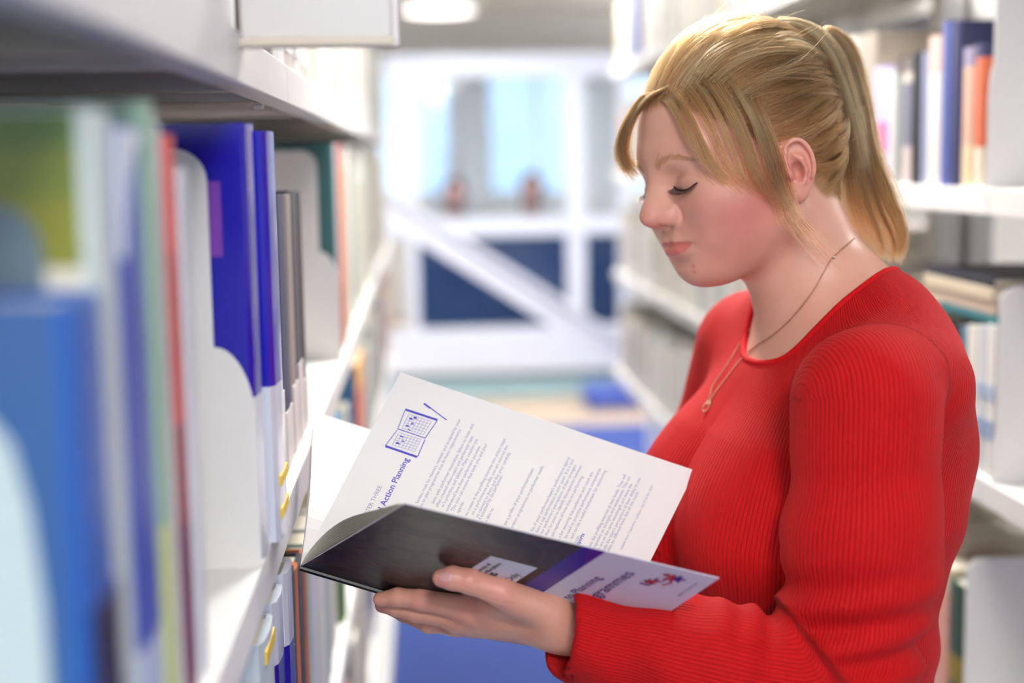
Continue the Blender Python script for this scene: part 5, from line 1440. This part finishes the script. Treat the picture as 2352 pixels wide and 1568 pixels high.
    hair_obj('stray_hair', fl, 0.00007, 0.00004, M_HAIR, person)
    # hair tie, mostly covered
    tb = MB().tube([tuple(toP(h2w(tie + np.array([-0.006, 0.017 * math.cos(a), 0.017 * math.sin(a)])))) for a in np.linspace(0, 6.283, 20)], 0.0035, 8)
    tb.build('hair_tie', mat('hair_tie_black', (40, 34, 30), 0.7), person, True)
    # ---- brows and lashes on both sides
    br = []; la = []; bs = []
    bg0 = spl([(0.088, 0.0100, 0.0385), (0.086, 0.0190, 0.0420), (0.080, 0.0310, 0.0440), (0.070, 0.0440, 0.0400)], 30)
    for sd in (1, -1):
        for _ in range(240):
            u = rng.uniform(0, 28.9); i = int(u); c = bg0[i] * (1 - (u - i)) + bg0[i + 1] * (u - i)
            c = c + np.array([0, 0, rng.normal(0, 0.0017 * (1 - 0.55 * u / 29))])
            tg = bg0[min(i + 1, 29)] - bg0[i]; tg /= np.linalg.norm(tg)
            dr = tg + np.array([0.10, 0, 0.55 * (1 - u / 29) - 0.1 + rng.normal(0, 0.15)])
            br.append(np.array([c + dr * 0.0065 * t_ for t_ in np.linspace(0, 1, 5)]) * np.array([1, 1, 1])); bs.append(sd)
        for k in range(170):
            u = rng.uniform(0.8, 13); i = min(int(u), 12); c = LASH[i] * (1 - (u - i)) + LASH[i + 1] * (u - i)
            c = c + np.array([0.0006, 0, 0.0004])
            f = (u - 6.5) / 6.5; ln = 0.0080 * (1 - 0.25 * f * f) * rng.uniform(0.8, 1.1)
            dr = np.array([0.80, 0.45 * f + rng.normal(0, 0.12), -0.50]); up = np.array([0.15, 0.05 * f, 0.55])
            pts = np.array([c + dr * ln * t_ + up * ln * t_ * t_ * 0.55 for t_ in np.linspace(0, 1, 5)])
            pts[:, 1] *= sd; la.append(h2w(pts))
    br = on_head(np.concatenate(br), 3, 0.0003).reshape(-1, 5, 3) + np.array([0.0004, 0.0002, 0]) * np.linspace(0, 1, 5)[None, :, None]
    br[:, :, 1] *= np.array(bs)[:, None]; br = h2w(br.reshape(-1, 3)).reshape(-1, 5, 3)
    hair_obj('eyebrows', br, 0.00016, 0.00006, M_BROW, person)
    hair_obj('eyelashes', la, 0.00030, 0.00005, M_LASH, person)
    ln = []
    for sd in (1, -1):
        p = LASH.copy() + np.array([0.0003, 0, 0.0005]); p[:, 1] *= sd
        MB().tube([tuple(toP(v)) for v in h2w(p)], [0.0004] + [0.0009] * 12 + [0.0006], 6).build('eyeliner', mat('eye_liner', (40, 30, 28), 0.6), person, True)
# ---------------------------------------------------------------- put the reader together
def build_person():
    P, F, T = build_skin()
    Ph, Fh, Th, P2, F2, T2 = build_hand()
    n1, n2 = len(P), len(P) + len(Ph)
    np_mesh('body', toP(np.vstack([P, Ph, P2])), np.vstack([F, Fh + n1, F2 + n2]), M_SKIN, person, {'tint': np.vstack([T, Th, T2])})
    build_nail()
    sw = build_sweater()
    # neckband along the neckline
    ring = []
    zz = np.linspace(1.46, 1.30, 161)
    for ph, rh in zip(_pf[:-1:2], _rf[:-1:2]):
        c = np.stack([np.full(161, (rh + 0.0022) * math.cos(ph)), np.full(161, (rh + 0.0022) * math.sin(ph)), zz], 1); v = smax(collar_sd(b2w(c), torso_sd(b2w(c))), neck_cut(b2w(c)), 0.007)
        k = int(np.argmax(v < -0.0001)); ring.append(b2w(c[k]))
    ring = np.array(ring)
    for _ in range(3): ring = (ring + 0.5 * np.roll(ring, 1, 0) + 0.5 * np.roll(ring, -1, 0)) / 2
    ring = np.vstack([ring, ring[:2]])
    mk = mat('neckband_red', (214, 12, 20), 0.8, 0.2, 0.1, 400, 0.5, 1600)
    MB().tube([tuple(v) for v in toP(ring)], 0.0034, 10, False).build('neckband', mk, sw, True)
    build_hair(P)
    # trousers and shoes, below the frame
    def leg_sd(p):
        q = w2b(p); m = q.copy(); m[:, 1] = np.abs(m[:, 1])
        d = s_chain(m, [(-0.02, 0.075, 0.84), (-0.01, 0.082, 0.48), (-0.02, 0.085, 0.09)], [0.105, 0.066, 0.056], 0.03)
        return smax(d, 0.07 - q[:, 2], 0.01)
    lo = BO + np.array([-0.24, -0.26, 0.04]); hi = BO + np.array([0.24, 0.26, 0.98])
    Pl, Fl = sdf_mesh(leg_sd, lo, hi, 0.008, 1)
    np_mesh('trousers', toP(Pl), Fl, mat('denim', (40, 48, 70), 0.9, 0.1, 0.3, 300), person)
    for sd in (1, -1):
        def shoe_sd(p):
            q = w2b(p); d = s_chain(q, [(-0.07, sd * 0.085, 0.045), (0.06, sd * 0.088, 0.036), (0.12, sd * 0.09, 0.030)], [0.042, 0.040, 0.030], 0.03)
            d = smin(d, s_ell(q, (-0.03, sd * 0.085, 0.075), (0.055, 0.042, 0.045)), 0.03)
            return smax(d, 0.002 - q[:, 2], 0.006)
        c = b2w((0.02, sd * 0.085, 0.0)); Ps, Fs = sdf_mesh(shoe_sd, c + np.array([-0.2, -0.12, -0.02]), c + np.array([0.2, 0.12, 0.16]), 0.006, 1)
        np_mesh('shoe', toP(Ps), Fs, mat('shoe_black', (30, 30, 32), 0.5), person)
build_person()
# ---------------------------------------------------------------- necklace
def front_sd(p):
    return np.minimum(skin_sd(p), sweater_sd(p))
def chain_pts(pl, off=0.0014, n=60):
    A = spl([(x, y, 0) for x, y in pl], n); P3, ok = march(front_sd, A[:, 0], A[:, 1], 1.05, 1.45, 40)
    toc = CAM - P3; toc /= np.linalg.norm(toc, axis=1, keepdims=True)
    P3 = P3 + toc * off
    for _ in range(2): P3[1:-1] = (P3[1:-1] * 2 + P3[:-2] + P3[2:]) / 4
    return P3
ca = chain_pts([(1962, 548), (1912, 592), (1895, 620), (1862, 676), (1815, 733), (1770, 772), (1738, 792), (1700, 826), (1672, 862), (1645, 897), (1628, 924)], n=110)
cb_ = chain_pts([(1722, 757), (1705, 778), (1684, 815), (1660, 852), (1638, 884), (1632, 905), (1628, 924)], n=44)
nk0 = ca[-1]
nk = tag(empty('necklace', tuple(nk0)), 'thin rose-gold necklace with a small pendant over the red top', 'necklace')
M_GOLD = mat('rose_gold', (214, 158, 128), 0.28, 0.5, 0, 1, 0, 1, 0.9)
for cpts in (ca, cb_):
    fine = spl(cpts, len(cpts) * 4)
    MB().tube([tuple(v - nk0) for v in fine], [0.00042 if k % 4 else 0.00085 for k in range(len(fine))], 6).build('chain', M_GOLD, nk, True)
tocv = CAM - nk0; tocv /= np.linalg.norm(tocv)
pa, pb = march(front_sd, [1628, 1616], [924, 944], 1.05, 1.45)[0] + tocv * 0.0045
ax_ = pb - pa; L_ = np.linalg.norm(ax_); ax_ /= L_; sd_ = np.cross(ax_, tocv); sd_ /= np.linalg.norm(sd_)
loop = [tuple(pa - nk0 + ax_ * L_ * (0.5 - 0.5 * math.cos(a)) + sd_ * 0.0024 * math.sin(a)) for a in np.linspace(0, 2 * math.pi, 25)]
MB().tube(loop, 0.0007, 6, False).build('pendant', M_GOLD, nk, True)
sp_ = MB()
for k in range(9):
    a = 2 * math.pi * k / 9; r_ = 0.0022 if k % 3 else 0.0034
    sp_.tube([tuple(pa - nk0), tuple(pa - nk0 + (ax_ * math.cos(a) + sd_ * math.sin(a)) * r_ + tocv * 0.0004)], [0.0008, 0.0004], 6)
sp_.build('pendant_star', mat('pale_gold', (232, 206, 176), 0.22, 0.5, 0, 1, 0, 1, 0.9), nk, True)
b1 = march(front_sd, [1915.5], [591], 1.05, 1.45)[0][0] + tocv * 0.0014
MB().lathe([(0.0002, -0.0012), (0.0010, -0.0008), (0.0012, 0), (0.0010, 0.0008), (0.0002, 0.0012)], tuple(b1 - nk0), 10).build('bead', mat('silver_bead', (235, 235, 235), 0.15, 0.5, 0, 1, 0, 1, 0.9), nk, True)
